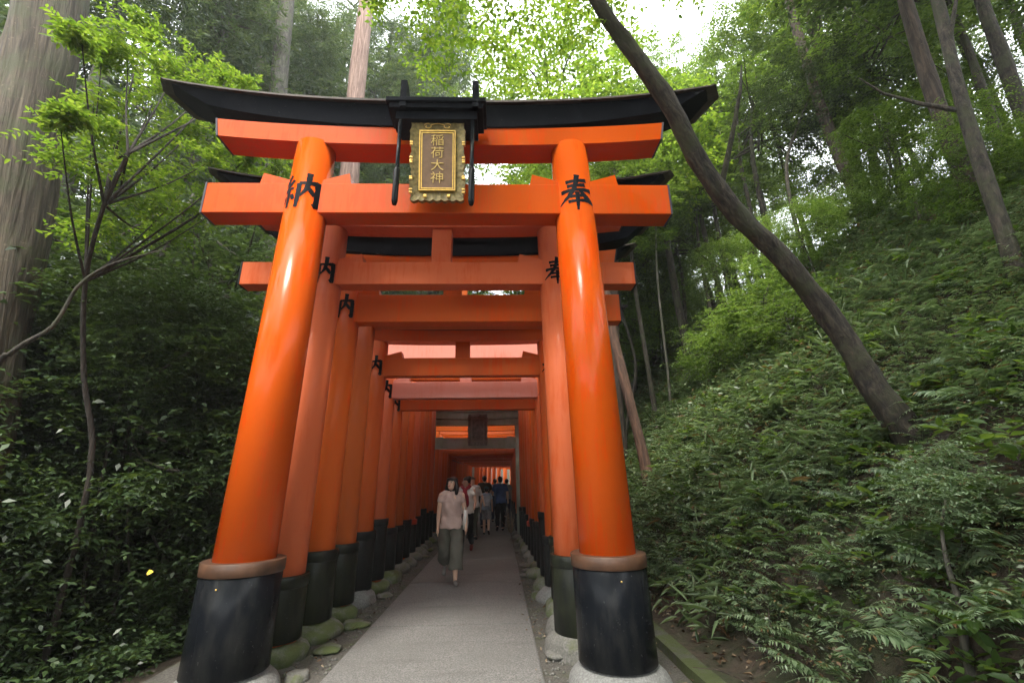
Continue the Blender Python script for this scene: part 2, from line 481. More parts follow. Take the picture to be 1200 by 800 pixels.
def gate(idx, Y, label, xo=0.0, hb=1.5, ht=1.44, r0=.2, r1=.175, ptop=None, nuki=(3, 3.3), shim=(3.6, 3.8), kas=(3.8, 4.05),
         nl=2.1, sl=2.1, kl=(2.3, 2.65), lift=.2, vm=V_C, sleeve=.85, sm=BLACK_OLD, collar=None, stone='round', stm=STONE_MOSS,
         letters=True, strut=True, rot=None, nd=.085, beamm=None, wedge=.085, full=True):
    slope = (cx(Y + .3) - cx(Y - .3)) / .6
    root = empty('torii_gate', (cx(Y) + xo, Y, 0), -math.atan(slope) if rot is None else rot)
    tag(root, label, 'torii gate', 'torii gates lining the path')
    ptop = ptop or shim[0]; bmz = beamm or vm
    rr = random.Random(idx * 13 + 5)
    SG = 48 if idx < 4 else 28
    for sx in (-1, 1):
        def ax(z): return sx * (hb + (ht - hb) * z / ptop)
        def rd(z): return r0 + (r1 - r0) * z / ptop
        mb = MB(); mb.cyl((ax(.12), 0, .12), (ax(ptop), 0, ptop), rd(.12), rd(ptop), SG)
        p = mb.build('pillar', vm, root)
        if sleeve:
            sr = r0 + (.058 if idx == 1 else .028); sz = sleeve + rr.uniform(-.07, .07) * (idx > 1)
            zb = .17 if stone else .03
            mb = MB(); mb.cyl((ax(zb), 0, zb), (ax(sz), 0, sz), sr + .006, sr, SG, .006); mb.build('black_sleeve', sm, p)
            if idx == 1:
                mb = MB(); mb.cyl((ax(sz), 0, sz + .001), (ax(sz + .098), 0, sz + .098), sr + .010, sr + .010, SG, .003); mb.build('collar', collar, p)
                bo = MB(); bo.cyl((ax(sz-.07)+.02*sx, -sr-.007, sz-.075), (ax(sz-.07)+.02*sx, -sr-.007, sz-.065), .006, .006, 10); bo.build('bolt', GOLD, p)
            else:
                mb = MB(); mb.cyl((ax(sz-.1), 0, sz - .10), (ax(sz + .004), 0, sz + .004), sr + .010, sr + .010, SG, .004); mb.build('collar', collar or sm, p)
        if stone:
            mb = MB()
            if stone == 'cut':
                lumpy(mb, (ax(0), 0, .02), sr + .10, sr + .10, .2, idx * 3 + sx, 40, 16, .006, .155)
            else:
                q = rr.uniform(.07, .14)
                lumpy(mb, (ax(0) + rr.uniform(-.03, .03), rr.uniform(-.03, .03), .04), r0 + .05 + q, r0 + .05 + q * .8, .165, idx * 3 + sx, 26, 14, .07, .15)
            mb.build('stone_base', rr.choice([stm, stm, STONE_ROUGH]) if stone != 'cut' else stm, p)
        if letters:
            lettering('dedicate' if sx > 0 else 'offer', min(.33, r0 * 1.75) if idx > 1 else .41, ax, rd, (nuki[0] + nuki[1]) / 2 + (.03 if idx == 1 else .0), p)
        # wedges both sides of the post on top of the tie beam
        for s2 in (-1, 1):
            x0 = ax(nuki[1]) + s2 * rd(nuki[1]) * .7; x1 = ax(nuki[1]) + s2 * (rd(nuki[1]) + .26)
            poly = [(x0, nuki[1] - .004), (x0, nuki[1] + wedge * .35), (x1 - s2 * .025, nuki[1] + wedge * 1.25), (x1, nuki[1] - .004)]
            mb = MB(); mb.prism(poly, -nd + .006, nd - .006); mb.build('wedge', bmz, root)
    # beams
    mb = MB(); mb.box(-nl, nl, -nd, nd, nuki[0], nuki[1]); t = mb.build('tie_beam', bmz, root, bevel=.008 if full else 0)
    for s in (-1, 1):
        mb = MB(); mb.box(s*nl - .014*(s < 0) - .004*(s > 0), s*nl + .014*(s > 0) + .004*(s < 0), -nd-.004, nd+.004, nuki[0]-.004, nuki[1]+.004); mb.build('end_cap', CAPGREY if idx == 1 else BLACK_OLD, t)
    sd = nd * 1.25; h = shim[1] - shim[0]
    mb = MB(); mb.sweep([(-sd, 0), (sd, 0), (sd * 1.03, 1), (-sd * 1.03, 1)], sl, sl + .04, shim[0], h, lift * .38, 24, 2.6)
    t = mb.build('upper_beam', bmz, root)
    for s in (-1, 1):
        z0 = shim[0] + lift * .38
        mb = MB(); mb.prism([(s*(sl-.006), z0-.006), (s*(sl+.014), z0-.006), (s*(sl+.056), z0+h+.004), (s*(sl+.036), z0+h+.004)], -sd-.008, sd+.008); mb.build('end_cap', CAPGREY if idx == 1 else BLACK_OLD, t)
    kd = sd * 1.55; kh = kas[1] - kas[0]
    mb = MB(); mb.sweep([(-kd*.75, 0), (kd*.75, 0), (kd, .72), (0, 1), (-kd, .72)], kl[0], kl[1], kas[0] + .002, kh, lift, 30, 2.5)
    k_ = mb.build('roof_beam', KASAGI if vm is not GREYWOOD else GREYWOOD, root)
    e = .05
    mb = MB(); mb.sweep([(-kd-e, .715), (-kd-e, .80), (0, 1.13), (kd+e, .80), (kd+e, .715), (0, 1.01)], kl[0] + .03, kl[1] + .05, kas[0] + .002, kh, lift, 30, 2.5)
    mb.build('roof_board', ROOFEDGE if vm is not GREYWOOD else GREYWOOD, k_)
    if strut:
        w = .115 if idx < 6 else .1
        mb = MB(); mb.box(-w, w, -nd * .8, nd * .8, nuki[1] - .002, shim[0] + .004); mb.build('strut', bmz, root, bevel=.006)
    return root

ORD = 'first second third fourth fifth sixth seventh eighth ninth tenth eleventh twelfth thirteenth fourteenth fifteenth sixteenth seventeenth eighteenth nineteenth twentieth'.split()
def ordw(n):
    return ORD[n-1] if n <= 20 else 'twenty ' + ORD[n-21] if n < 30 else 'thirtieth'

gate(1, 4.15, 'largest glossy orange torii gate at the front with brown collars and gilded plaque', hb=1.525, ht=1.375, r0=.243, r1=.20, ptop=5.0,
     nuki=(4.14, 4.49), shim=(4.955, 5.17), kas=(5.17, 5.485), nl=2.38, sl=2.36, kl=(2.52, 3.06), lift=.26, vm=V_FRESH, sleeve=.855, sm=BLACK,
     collar=BROWNCOLLAR, stone='cut', stm=STONE, nd=.12, wedge=.10, xo=-.02, strut=True)
gate(2, 4.9, 'second torii gate from the front, faded pinkish posts right behind the largest one', xo=-.10, hb=1.43, ht=1.33, r0=.205, r1=.18,
     nuki=(3.71, 3.99), shim=(4.44, 4.66), kas=(4.66, 4.98), nl=2.27, sl=2.2, kl=(2.40, 2.84), lift=.26, vm=V_B, sleeve=.78, sm=BLACK_MOSS, nd=.10)
gate(3, 5.55, 'third torii gate from the front, orange posts streaked with wear above black sleeves', xo=-.03, hb=1.44, ht=1.37, r0=.20, r1=.18,
     nuki=(3.49, 3.86), shim=(4.2, 4.4), kas=(4.4, 4.76), nl=2.18, sl=2.15, kl=(2.35, 2.75), lift=.28, vm=V_C, sleeve=.86, sm=BLACK_MOSS, nd=.095)
gate(4, 6.25, 'fourth torii gate from the front, brownish posts with mossy stone feet', hb=1.43, ht=1.38, r0=.19, r1=.17,
     nuki=(3.68, 4.0), shim=(4.35, 4.55), kas=(4.55, 4.8), vm=V_D, sleeve=.9, sm=BLACK_MOSS)
gate(5, 7.0, 'fifth torii gate from the front, red orange with a pale round stone foot', xo=.0, hb=1.43, ht=1.37, r0=.20, r1=.18,
     nuki=(3.13, 3.42), shim=(3.68, 3.86), kas=(3.87, 4.1), vm=V_F, sleeve=.85, stm=STONE)
gate(6, 7.75, 'sixth torii gate from the front, with pale pink beams', hb=1.42, ht=1.37, r0=.185, r1=.165,
     nuki=(2.92, 3.2), shim=(3.55, 3.97), kas=(3.97, 4.2), vm=V_B, beamm=V_E, sleeve=1.02, strut=True)
gate(7, 8.5, 'seventh torii gate from the front, with a low red tie beam', hb=1.42, ht=1.38, r0=.185, r1=.165,
     nuki=(2.84, 3.07), shim=(3.4, 3.6), kas=(3.6, 3.8), vm=V_F, sleeve=.85)
looks = [(V_D, 'brownish orange'), (V_C, 'bright orange'), (V_B, 'faded pinkish'), (V_F, 'deep red orange')]
y = 9.2; i = 8
while y < 14.0:
    vm, w = looks[i % 4]
    z0 = 1.52 + .165 * y
    gate(i, y, f'{ordw(i)} torii gate from the front, {w} and ahead of the weathered grey one', xo=-.08 * (y - 9) / 5, hb=1.42, ht=1.38, r0=.18, r1=.16,
         nuki=(z0, z0 + .26), shim=(z0 + .55, z0 + .75), kas=(z0 + .75, z0 + .98), vm=vm, sleeve=rnd.uniform(.78, .98),
         stm=rnd.choice([STONE_MOSS, STONE_ROUGH]), full=False, letters=i < 10, collar=REDCOLLAR if i == 10 else None)
    i += 1; y += .74
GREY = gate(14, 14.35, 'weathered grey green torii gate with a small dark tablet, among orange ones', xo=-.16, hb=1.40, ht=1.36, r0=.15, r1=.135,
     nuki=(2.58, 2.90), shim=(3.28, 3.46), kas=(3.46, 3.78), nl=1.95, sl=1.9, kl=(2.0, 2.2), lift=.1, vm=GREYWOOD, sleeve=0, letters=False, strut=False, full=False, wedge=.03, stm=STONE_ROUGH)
y = 15.1; i = 1
while y < 46:
    if i == 21:
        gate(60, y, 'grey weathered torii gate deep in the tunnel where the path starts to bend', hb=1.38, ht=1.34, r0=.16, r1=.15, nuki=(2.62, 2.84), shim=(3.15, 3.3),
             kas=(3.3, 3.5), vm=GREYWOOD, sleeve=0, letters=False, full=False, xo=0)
    else:
        vm, w = looks[(i * 3 + i // 4) % 4] if y < 31 else (rnd.choice([V_C, V_FRESH, V_F]), 'bright orange')
        z0 = 2.62 + .02 * math.sin(i * 2.1) + (.12 if y > 31 else 0)
        word = (f'{ordw(i)} torii gate beyond the weathered grey tablet gate, {w}' if i < 21 else f'{ordw(i-21)} torii gate past the second grey one where the path bends')
        gate(60 + i, y, word, xo=-.14 + .14 * min(1, (y - 15) / 12), hb=1.40, ht=1.36, r0=.17, r1=.155, nuki=(z0, z0 + .24), shim=(z0 + .55, z0 + .74), kas=(z0 + .74, z0 + .95),
             nl=1.95, sl=1.95, kl=(2.1, 2.4), vm=vm, sleeve=rnd.uniform(.7, .9), letters=False, full=False, stm=rnd.choice([STONE_MOSS, STONE_ROUGH]))
    i += 1; y += .74 if y < 31 else (.95 if y < 36 else 1.15)

# ------------------------------------------------------------------ plaque on the first gate
def text_mesh(txt, size, depth, weight=0.0):
    c = bpy.data.curves.new('characters', 'FONT'); c.body = txt; c.size = size; c.extrude = depth; c.offset = weight
    c.align_x = 'CENTER'; c.align_y = 'CENTER'
    t = bpy.data.objects.new('characters_tmp', c); COL.objects.link(t)
    bpy.context.view_layer.update()
    me = bpy.data.meshes.new_from_object(t.evaluated_get(bpy.context.evaluated_depsgraph_get()))
    bpy.data.objects.remove(t); bpy.data.curves.remove(c)
    return me
def plaque(loc, W, H, tilt, mats, big=True):
    mf, mp, mg, ml = mats
    root = empty('shrine_plaque', loc); root.rotation_euler = (tilt, 0, 0)
    # carved outline: scalloped sides and foot
    N = 26; out = []
    def sc(t, n, a): return a * abs(math.sin(t * n * math.pi))
    for k in range(N): t = k / N; out.append((-W/2 - .018 * math.sin(t * math.pi * 3) ** 2 + sc(t, 9, .014), -H/2 + H * t))
    for k in range(N): t = k / N; out.append((-W/2 + W * t, H/2 + .022 * math.cos((t - .5) * math.pi * 4) * (abs(t - .5) < .4) + .012))
    for k in range(N): t = 1 - k / N; out.append((W/2 + .018 * math.sin(t * math.pi * 3) ** 2 - sc(t, 9, .014), -H/2 + H * t))
    for k in range(N): t = 1 - k / N; out.append((-W/2 + W * t, -H/2 - sc(t, 7, .02)))
    mb = MB(); n = len(out)
    V = [(x, .03, z) for x, z in out] + [(x, -.035, z) for x, z in out] + [(x * .70, -.012, z * .78) for x, z in out]
    F = [tuple(range(n))]
    for k in range(n):
        k2 = (k + 1) % n
        F += [(k, k2, n + k2, n + k), (n + k, n + k2, 2*n + k2, 2*n + k)]
    F.append(tuple(range(3*n - 1, 2*n - 1, -1)))
    mb.add(V, F); mb.build('carved_frame', mf, root)
    w, h = W * .32, H * .38
    mb = MB(); mb.box(-w, w, -.030, -.008, -h, h); mb.build('panel', mp, root)
    b = .022 if big else .03
    mb = MB()
    for (q, d) in ((0, -.042), (b * .9, -.037)):
        ww, hh = w - q, h - q; bw = b * .42
        mb.box(-ww - bw, -ww, d, -.008, -hh - bw, hh + bw); mb.box(ww, ww + bw, d, -.008, -hh - bw, hh + bw)
        mb.box(-ww, ww, d, -.008, hh, hh + bw); mb.box(-ww, ww, d, -.008, -hh - bw, -hh)
    mb.build('inner_border', mg, root)
    return root, w, h
PX = at(513, 190, 3.80)
prt, pw, phh = plaque((PX.x, 3.80, PX.z), .53, .80, R(11), (GOLD_D, PLAQUE_BR, GOLD, GOLD))
tag(prt, 'gilded brown plaque with four gold characters hanging on the front gate', 'plaque')
chars = '稲荷大神'
for k, ch in enumerate(chars):
    me = text_mesh(ch, .125, .003, -.0008)
    for v in me.vertices: v.co = Vector((v.co.x * 1.12, -.036 - v.co.z, v.co.y))
    o = link('gold_character', me, GOLD_T, prt, (0, 0, phh * .66 - k * phh * .425))
# cloud scrolls, gilt bosses
mb = MB()
for s in (-1, 1):
    pts = []
    for k in range(15):
        a = k / 14 * 4.6; r_ = .032 * (1 - k / 20)
        pts.append((s * (.10 + r_ * math.cos(a + 2.6) * 1.2), -.038, phh + .047 + r_ * math.sin(a + 2.6) * .7))
    mb.tube(pts, [.004] * 15, 6)
    mb.tube([(s * .10 + s * .03 * math.cos(q), -.038, phh + .062 + .016 * math.sin(q)) for q in (2.4, 1.7, 1.0, .4, -.1)], [.004] * 5, 6)
    mb.tube([(s * (.07 - .07 * q), -.040, phh + .060 + .018 * math.sin(q * 1.57)) for q in (0, .25, .5, .75, 1)], [.004] * 5, 6)
mb.build('scroll_ornament', GOLD, prt)
for s in (-1, 1):
    mb = MB(); mb.box(s * .115 - .016, s * .115 + .016, -.052, -.02, -phh - .083, -phh - .053); mb.build('gilt_boss', GOLD, prt, bevel=.005)
    for z in (.19, .165, .03, .0, -.02, -.17, -.19, -.30, -.33):
        mb = MB(); mb.box(s * .258 - .016, s * .258 + .016, -.042, .0, z - .008, z + .008); mb.build('gilt_notch', GOLD, prt, bevel=.003)
# hood over the plaque: little roof, two prongs, two hanging rods
HB = at(513, 138, 3.72)
hd = empty('plaque_hood', (HB.x, 3.72, HB.z - .18)); tag(hd, 'black wooden hood with two prongs and two hanging rods sheltering the plaque', 'hood')
mb = MB(); mb.box(-.49, .49, -.16, .22, .235, .285); mb.box(-.46, .46, -.13, .22, .18, .2345); mb.build('hood_roof', KASAGI, hd, bevel=.006)
mb = MB(); mb.box(-.40, .40, -.08, .22, .09, .1795); mb.build('hood_beam', KASAGI, hd)
for s in (-1, 1):
    mb = MB(); mb.prism([(s*.355, .18), (s*.355 + .062, .18), (s*.355 + .062, .50), (s*.355, .50)], -.15, -.06)
    mb.add([(s*.355, -.06, .3), (s*.355+.062, -.06, .3), (s*.355+.062, .16, .3), (s*.355, .16, .3), (s*.355, -.06, .50), (s*.355+.062, -.06, .50), (s*.355+.062, .16, .33), (s*.355, .16, .33)],
           [(0,3,2,1),(4,5,6,7),(0,1,5,4),(1,2,6,5),(2,3,7,6),(3,0,4,7)])
    mb.build('prong', KASAGI, hd)
    mb = MB(); mb.tube([(s*.355, -.06, .1), (s*.355, -.06, -.78)], [.02, .02], 10); mb.build('hanging_rod', BLACK, hd)
    mb = MB(); mb.tube([(s*.355, -.062, -.46), (s*.355, -.062, -.50), (s*.355, -.062, -.84), (s*.355, -.062, -.88)], [.018, .03, .03, .02], 10); mb.build('rod_weight', BLACK, hd)
# dark tablet of the grey gate
DARKTAB = simple('dark_weathered_tablet', (.20, .205, .19), .7, .4, 10)
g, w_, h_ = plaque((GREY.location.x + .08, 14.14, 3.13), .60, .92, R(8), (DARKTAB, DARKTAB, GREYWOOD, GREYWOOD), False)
g.name = 'weathered_tablet'; tag(g, 'small dark weathered tablet on the grey gate', 'plaque')

# ------------------------------------------------------------------ foliage builders
UP = np.array([0, 0, 1.0])
def nrm(a): return a / (np.linalg.norm(a, axis=-1, keepdims=True) + 1e-9)
def leaf_arrays(P, A, Nn, L, W, fold=.18, six=False, droop=.12):
    A = nrm(A); Sd = nrm(np.cross(A, Nn)); Nn = np.cross(Sd, A)
    L = L[:, None]; W = W[:, None]
    n = len(P)
    if six:
        v = np.stack([P, P + A*L*.32 + Sd*W*.5 + Nn*W*fold, P + A*L*.7 + Sd*W*.36 + Nn*W*fold*.6 - Nn*L*droop*.4, P + A*L - Nn*L*droop,
                      P + A*L*.7 - Sd*W*.36 + Nn*W*fold*.6 - Nn*L*droop*.4, P + A*L*.32 - Sd*W*.5 + Nn*W*fold], 1)
        b = (np.arange(n) * 6)[:, None]
        return v.reshape(-1, 3), np.concatenate([b + np.array([[0, 1, 2, 3]]), b + np.array([[0, 3, 4, 5]])])
    v = np.stack([P, P + A*L*.45 + Sd*W*.5 + Nn*W*fold, P + A*L - Nn*L*droop, P + A*L*.45 - Sd*W*.5 + Nn*W*fold], 1)
    b = (np.arange(n) * 4)[:, None]
    return v.reshape(-1, 3), b + np.array([[0, 1, 2, 3]])

def sprays(rng, C, rc, twigs, per, L, W, elev=(.02, .28), six=False, spread=.9, droop=.18, njit=.35, outward=None):
    """leafy twigs round each clump centre"""
    n = len(C) * twigs
    c = np.repeat(C, twigs, 0); r = np.repeat(rc, twigs)
    az = rng.uniform(0, 2*np.pi, n); el = rng.normal(elev[0], elev[1], n)
    d = np.stack([np.cos(az)*np.cos(el), np.sin(az)*np.cos(el), np.sin(el)], 1)
    st = c + rng.normal(0, .33, (n, 3)) * r[:, None] * np.array([1, 1, .75])
    ln = r * rng.uniform(.55, 1.15, n)
    t = np.linspace(.12, 1, per)
    P = st[:, None, :] + d[:, None, :] * (ln[:, None] * t[None])[..., None]
    P[..., 2] -= droop * ln[:, None] * (t[None] ** 2)
    side = nrm(np.cross(d, UP + rng.normal(0, .15, (n, 3))))
    sg = np.where(np.arange(per) % 2 == 0, 1, -1)
    A = d[:, None, :] * .65 + side[:, None, :] * (sg[None, :, None] * spread) + rng.normal(0, .22, (n, per, 3))
    A[..., 2] -= .12
    N = UP + rng.normal(0, njit, (n, per, 3))
    P = P.reshape(-1, 3); A = A.reshape(-1, 3); N = N.reshape(-1, 3)
    m = len(P); s = rng.uniform(.7, 1.25, m)
    return leaf_arrays(P, A, N, L * s, W * s, six=six)

def crown_clumps(rng, n, rx, ry, rz, hollow=.45):
    d = nrm(rng.normal(0, 1, (n, 3))); q = rng.uniform(hollow, 1, n) ** .8
    C = d * q[:, None] * np.array([rx, ry, rz])
    C[:, 2] += .12 * rz * np.sin(C[:, 0] * 2.3 / rx * 2) ; return C

def merge(parts):
    Vs = []; Fs = []; b = 0
    for v, f in parts: Vs.append(v); Fs.append(f + b); b += len(v)
    return np.concatenate(Vs), np.concatenate(Fs)

def limbs(mb, base, top, C, rbase, rng, count, seg=7, r_tip=.012, bend=.3):
    idx = rng.choice(len(C), min(count, len(C)), replace=False)
    for i in idx:
        t = rng.uniform(.35, 1); p0 = np.array(base) * (1 - t) + np.array(top) * t; p2 = C[i]
        p1 = p0 * .5 + p2 * .5 + rng.normal(0, .12, 3) * np.linalg.norm(p2 - p0) + np.array([0, 0, -.1 * np.linalg.norm(p2 - p0)]) * bend
        q = [(1-s)**2 * p0 + 2*s*(1-s) * p1 + s*s * p2 for s in np.linspace(0, 1, 6)]
        r0 = rbase * (1 - t * .6) * .5
        mb.tube(q, list(np.linspace(r0, r_tip, 6)), seg, False)

TREES = {}
def broad_proto(key, seed, H, r, crown_c, crown_r, nclump, rc, twigs, per, L, W, bend=.4, nlimb=16, **kw):
    rng = np.random.default_rng(seed)
    C = crown_clumps(rng, nclump, *crown_r) + np.array([0, 0, crown_c])
    V, F = sprays(rng, C, rng.uniform(.7, 1.3, nclump) * rc, twigs, per, L, W, **kw)
    cm = mesh_np('crown', V, F)
    mb = MB(); pts = []; rad = []
    for k in range(13):
        t = k / 12; pts.append((bend * math.sin(t * 3.1 + seed) * t, bend * .7 * math.sin(t * 2.3 + seed * 2) * t, H * t - .15)); rad.append(r * (1 - .72 * t) * (1 + .35 * max(0, .12 - t) / .12))
    mb.tube(pts, rad, 12, True, .035)
    limbs(mb, pts[5], pts[12], C, r, rng, nlimb)
    TREES[key] = (mb.mesh('trunk'), cm)
def cedar_proto(key, seed, H, r, z0, spread, n, twigs, per, L, W, stubs=14):
    rng = np.random.default_rng(seed)
    z = z0 + (H - z0) * rng.uniform(0, 1, n) ** .9; az = rng.uniform(0, 6.283, n)
    ln = spread * (1 - .72 * (z - z0) / (H - z0)) * rng.uniform(.35, 1, n)
    C = np.stack([np.cos(az) * ln, np.sin(az) * ln, z - .18 * ln], 1)
    V, F = sprays(rng, C, rng.uniform(.5, 1.0, n), twigs, per, L, W, (-.35, .4), False, .55, .35, .7)
    cm = mesh_np('crown', V, F)
    mb = MB(); pts = [(0.05 * math.sin(k * .9 + seed), .05 * math.cos(k * .7), H * k / 14 - .2) for k in range(15)]
    mb.tube(pts, [r * (1 - .8 * k / 14) * (1.3 if k == 0 else 1) for k in range(15)], 18, True, .02)
    for i in range(0, n, 3):
        p0 = np.array([0, 0, C[i][2] + .25 * ln[i]]); mb.tube([p0, p0 * .5 + C[i] * .5 + np.array([0, 0, .1]), C[i]], [.05, .03, .01], 6, False)
    for i in range(stubs):
        zz = rng.uniform(2.5, z0 + 1); a = rng.uniform(0, 6.283); l_ = rng.uniform(.4, 1.6)
        mb.tube([(0, 0, zz), (math.cos(a)*l_*.5, math.sin(a)*l_*.5, zz - .03), (math.cos(a)*l_, math.sin(a)*l_, zz - .2)], [.028, .018, .006], 5, False)
    TREES[key] = (mb.mesh('trunk'), cm)
def place_tree(key, name, x, y, s, rz, label, cat, group, bark_m, leaf_m, lean=(0, 0), z=None, sz=None):
    tm, cm = TREES[key]
    root = empty(name, (x, y, (gh(x, y) if z is None else z) - .05), rz)
    root.rotation_euler = (lean[0], lean[1], rz); root.scale = (s, s, sz or s)
    tag(root, label, cat, group)
    for nm, me, m in (('trunk', tm, bark_m), ('crown', cm, leaf_m)):
        if me is None: continue
        o = bpy.data.objects.new(nm, me); COL.objects.link(o); o.parent = root
        if not len(me.materials): me.materials.append(m)
        o.material_slots[0].link = 'OBJECT'; o.material_slots[0].material = m
    return root

broad_proto('tallA', 11, 11, .16, 9.0, (2.9, 2.9, 2.8), 62, .55, 17, 9, .145, .07)
broad_proto('tallB', 12, 12.5, .14, 9.0, (2.4, 2.4, 3.8), 66, .55, 17, 9, .145, .066)
broad_proto('layer', 13, 8, .11, 5.6, (2.7, 2.7, 2.6), 56, .56, 17, 9, .12, .058, bend=.6)
broad_proto('thin', 14, 9, .07, 7.6, (1.5, 1.5, 1.9), 42, .6, 20, 8, .10, .05, bend=.5, nlimb=9)
broad_proto('under', 15, 3.6, .045, 2.5, (1.4, 1.4, 1.3), 62, .42, 26, 9, .066, .034, bend=.3, nlimb=14)
broad_proto('bushA', 16, 1.5, .025, .95, (1.0, 1.0, .95), 62, .36, 32, 10, .048, .025, bend=.15, nlimb=14)
broad_proto('bushB', 17, 1.1, .02, .75, (.85, .85, .7), 46, .32, 32, 10, .04, .022, bend=.1, nlimb=10)
broad_proto('bushC', 18, 2.2, .03, 1.35, (1.1, 1.1, 1.3), 66, .40, 32, 10, .055, .024, bend=.2, nlimb=14, elev=(-.15, .35))
cedar_proto('cedarC', 23, 20, .26, 3.6, 3.4, 300, 12, 12, .15, .034, stubs=6)
broad_proto('canopy', 24, 9, .1, 8.0, (2.7, 2.7, 1.8), 100, .42, 20, 9, .07, .036)
broad_proto('bushD', 25, 1.6, .025, 1.0, (1.1, 1.1, .95), 36, .42, 15, 8, .095, .04, bend=.15, nlimb=14, six=True)
cedar_proto('cedarA', 21, 21, .30, 7.0, 2.6, 210, 14, 14, .17, .035)
cedar_proto('cedarB', 22, 19, .24, 6.0, 2.2, 190, 14, 14, .17, .035)

# ------------------------------------------------------------------ traced trunks near the camera
def spline(P, n):
    P = [Vector(p) for p in P]; Q = [P[0] * 2 - P[1]] + P + [P[-1] * 2 - P[-2]]
    out = []
    m = len(P) - 1
    for k in range(n + 1):
        u = k / n * m; i = min(int(u), m - 1); t = u - i
        a, b, c, d = Q[i:i+4]
        out.append(.5 * ((2*b) + (c - a) * t + (2*a - 5*b + 4*c - d) * t*t + (3*b - a - 3*c + d) * t**3))
    return out
def rough_tube(mb, pts, rad, seg, amp, seed):
    k0 = len(mb.v); mb.tube(pts, rad, seg, True, .035)
    r5 = random.Random(seed); n = len(pts)
    ph = [r5.random() * 6.28 for _ in range(6)]
    for i in range(n):
        for k in range(seg):
            p = Vector(mb.v[k0 + i*seg + k]); d = p - pts[i]; a = 6.283 * k / seg
            f = math.sin(a*4 + i*.35 + ph[0]) * .5 + math.sin(a*7 - i*.6 + ph[1]) * .35 + math.sin(i*1.3 + a*2 + ph[2]) * .5 + r5.uniform(-.6, .6)
            mb.v[k0 + i*seg + k] = tuple(pts[i] + d * (1 + amp * f))

def traced(name, label, cat, pix, rads, bark_m, crown=None, crown_m=None, seg=16, wob=.04, group=None, n=26, sink=.25, branches=(), roots=(), ridged=0):
    P = [at(px, py, Y) for px, py, Y in pix]
    base = P[0].copy(); g0 = gh(base.x, base.y)
    if base.z - g0 > .1:         # run the stem down to the soil along its own line
        d = (P[0] - P[1]); d.normalize()
        q = P[0].copy(); k = 0
        while q.z > gh(q.x, q.y) and k < 400: q += (d * .6 + Vector((0, 0, -.4))) * .05; k += 1
        P.insert(0, q); rads = [rads[0] * 1.1] + list(rads)
    P[0] = P[0] - (P[1] - P[0]).normalized() * sink
    sp = spline(P, n); m = len(rads) - 1
    rr = [rads[min(int(k / n * m), m-1)] * (1 - (k/n*m - min(int(k/n*m), m-1))) + rads[min(int(k/n*m), m-1) + 1] * (k/n*m - min(int(k/n*m), m-1)) for k in range(n + 1)]
    for q_ in range(n + 1): rr[q_] *= 1 + .6 * math.exp(-(q_ / n) * 22)
    org = P[0].copy()
    root = empty(name, org); tag(root, label, cat, group)
    rot = Vector((0, 0, 1)).rotation_difference((P[-1] - P[0]).normalized()); inv = rot.inverted()
    root.rotation_mode = 'QUATERNION'; root.rotation_quaternion = rot
    mb = MB(); rough_tube(mb, [inv @ (p - org) for p in sp], rr, seg, wob, int(pix[0][0]))
    if ridged:                     # fibrous ridges running up the bole
        for i in range(n + 1):
            ctr = inv @ (sp[i] - org)
            for k in range(seg):
                a = 6.283 * k / seg; d = Vector(mb.v[i*seg + k]) - ctr
                f = sum(math.sin(a * q + 2.1 * math.sin(i * .21 + q) + q * q) for q in (11, 17, 23, 31, 43)) / 2.4
                mb.v[i*seg + k] = tuple(ctr + d * (1 + ridged * (-abs(f)) + ridged * .4))
    for (dx, dy, L_) in roots:
        q = sp[2] - org; tip = org + Vector((dx, dy, 0)); tz = gh(tip.x, tip.y) - .04
        e = Vector((dx, dy, tz - org.z)); m_ = q * .45 + e * .55 + Vector((0, 0, .03))
        mb.tube([inv @ v for v in spline([q * .9, m_, e], 8)], list(np.linspace(rr[0] * .5, .012, 9)), 9, False)
    for (k, dv, r_) in branches:
        p0 = inv @ (sp[k] - org); dv = inv @ Vector(dv)
        side = Vector((dv.y, -dv.x, .3)) * .12
        mb.tube([p0, p0 + dv * .35 + side, p0 + dv * .7 + side * 1.3, p0 + dv], [r_, r_ * .75, r_ * .5, r_ * .2], 8, False)
    mb.build('trunk', bark_m, root)
    if crown:
        me = TREES[crown[0]][1]; o = bpy.data.objects.new('crown', me); COL.objects.link(o); o.parent = root
        c = sp[crown[3] if len(crown) > 3 else -1] - org; s = crown[1]
        o.location = inv @ (c - Vector((0, 0, crown[2] * s))); o.scale = (s, s, s)
        o.rotation_mode = 'QUATERNION'; o.rotation_quaternion = inv
        if not len(me.materials): me.materials.append(crown_m)
        o.material_slots[0].link = 'OBJECT'; o.material_slots[0].material = crown_m
    return root

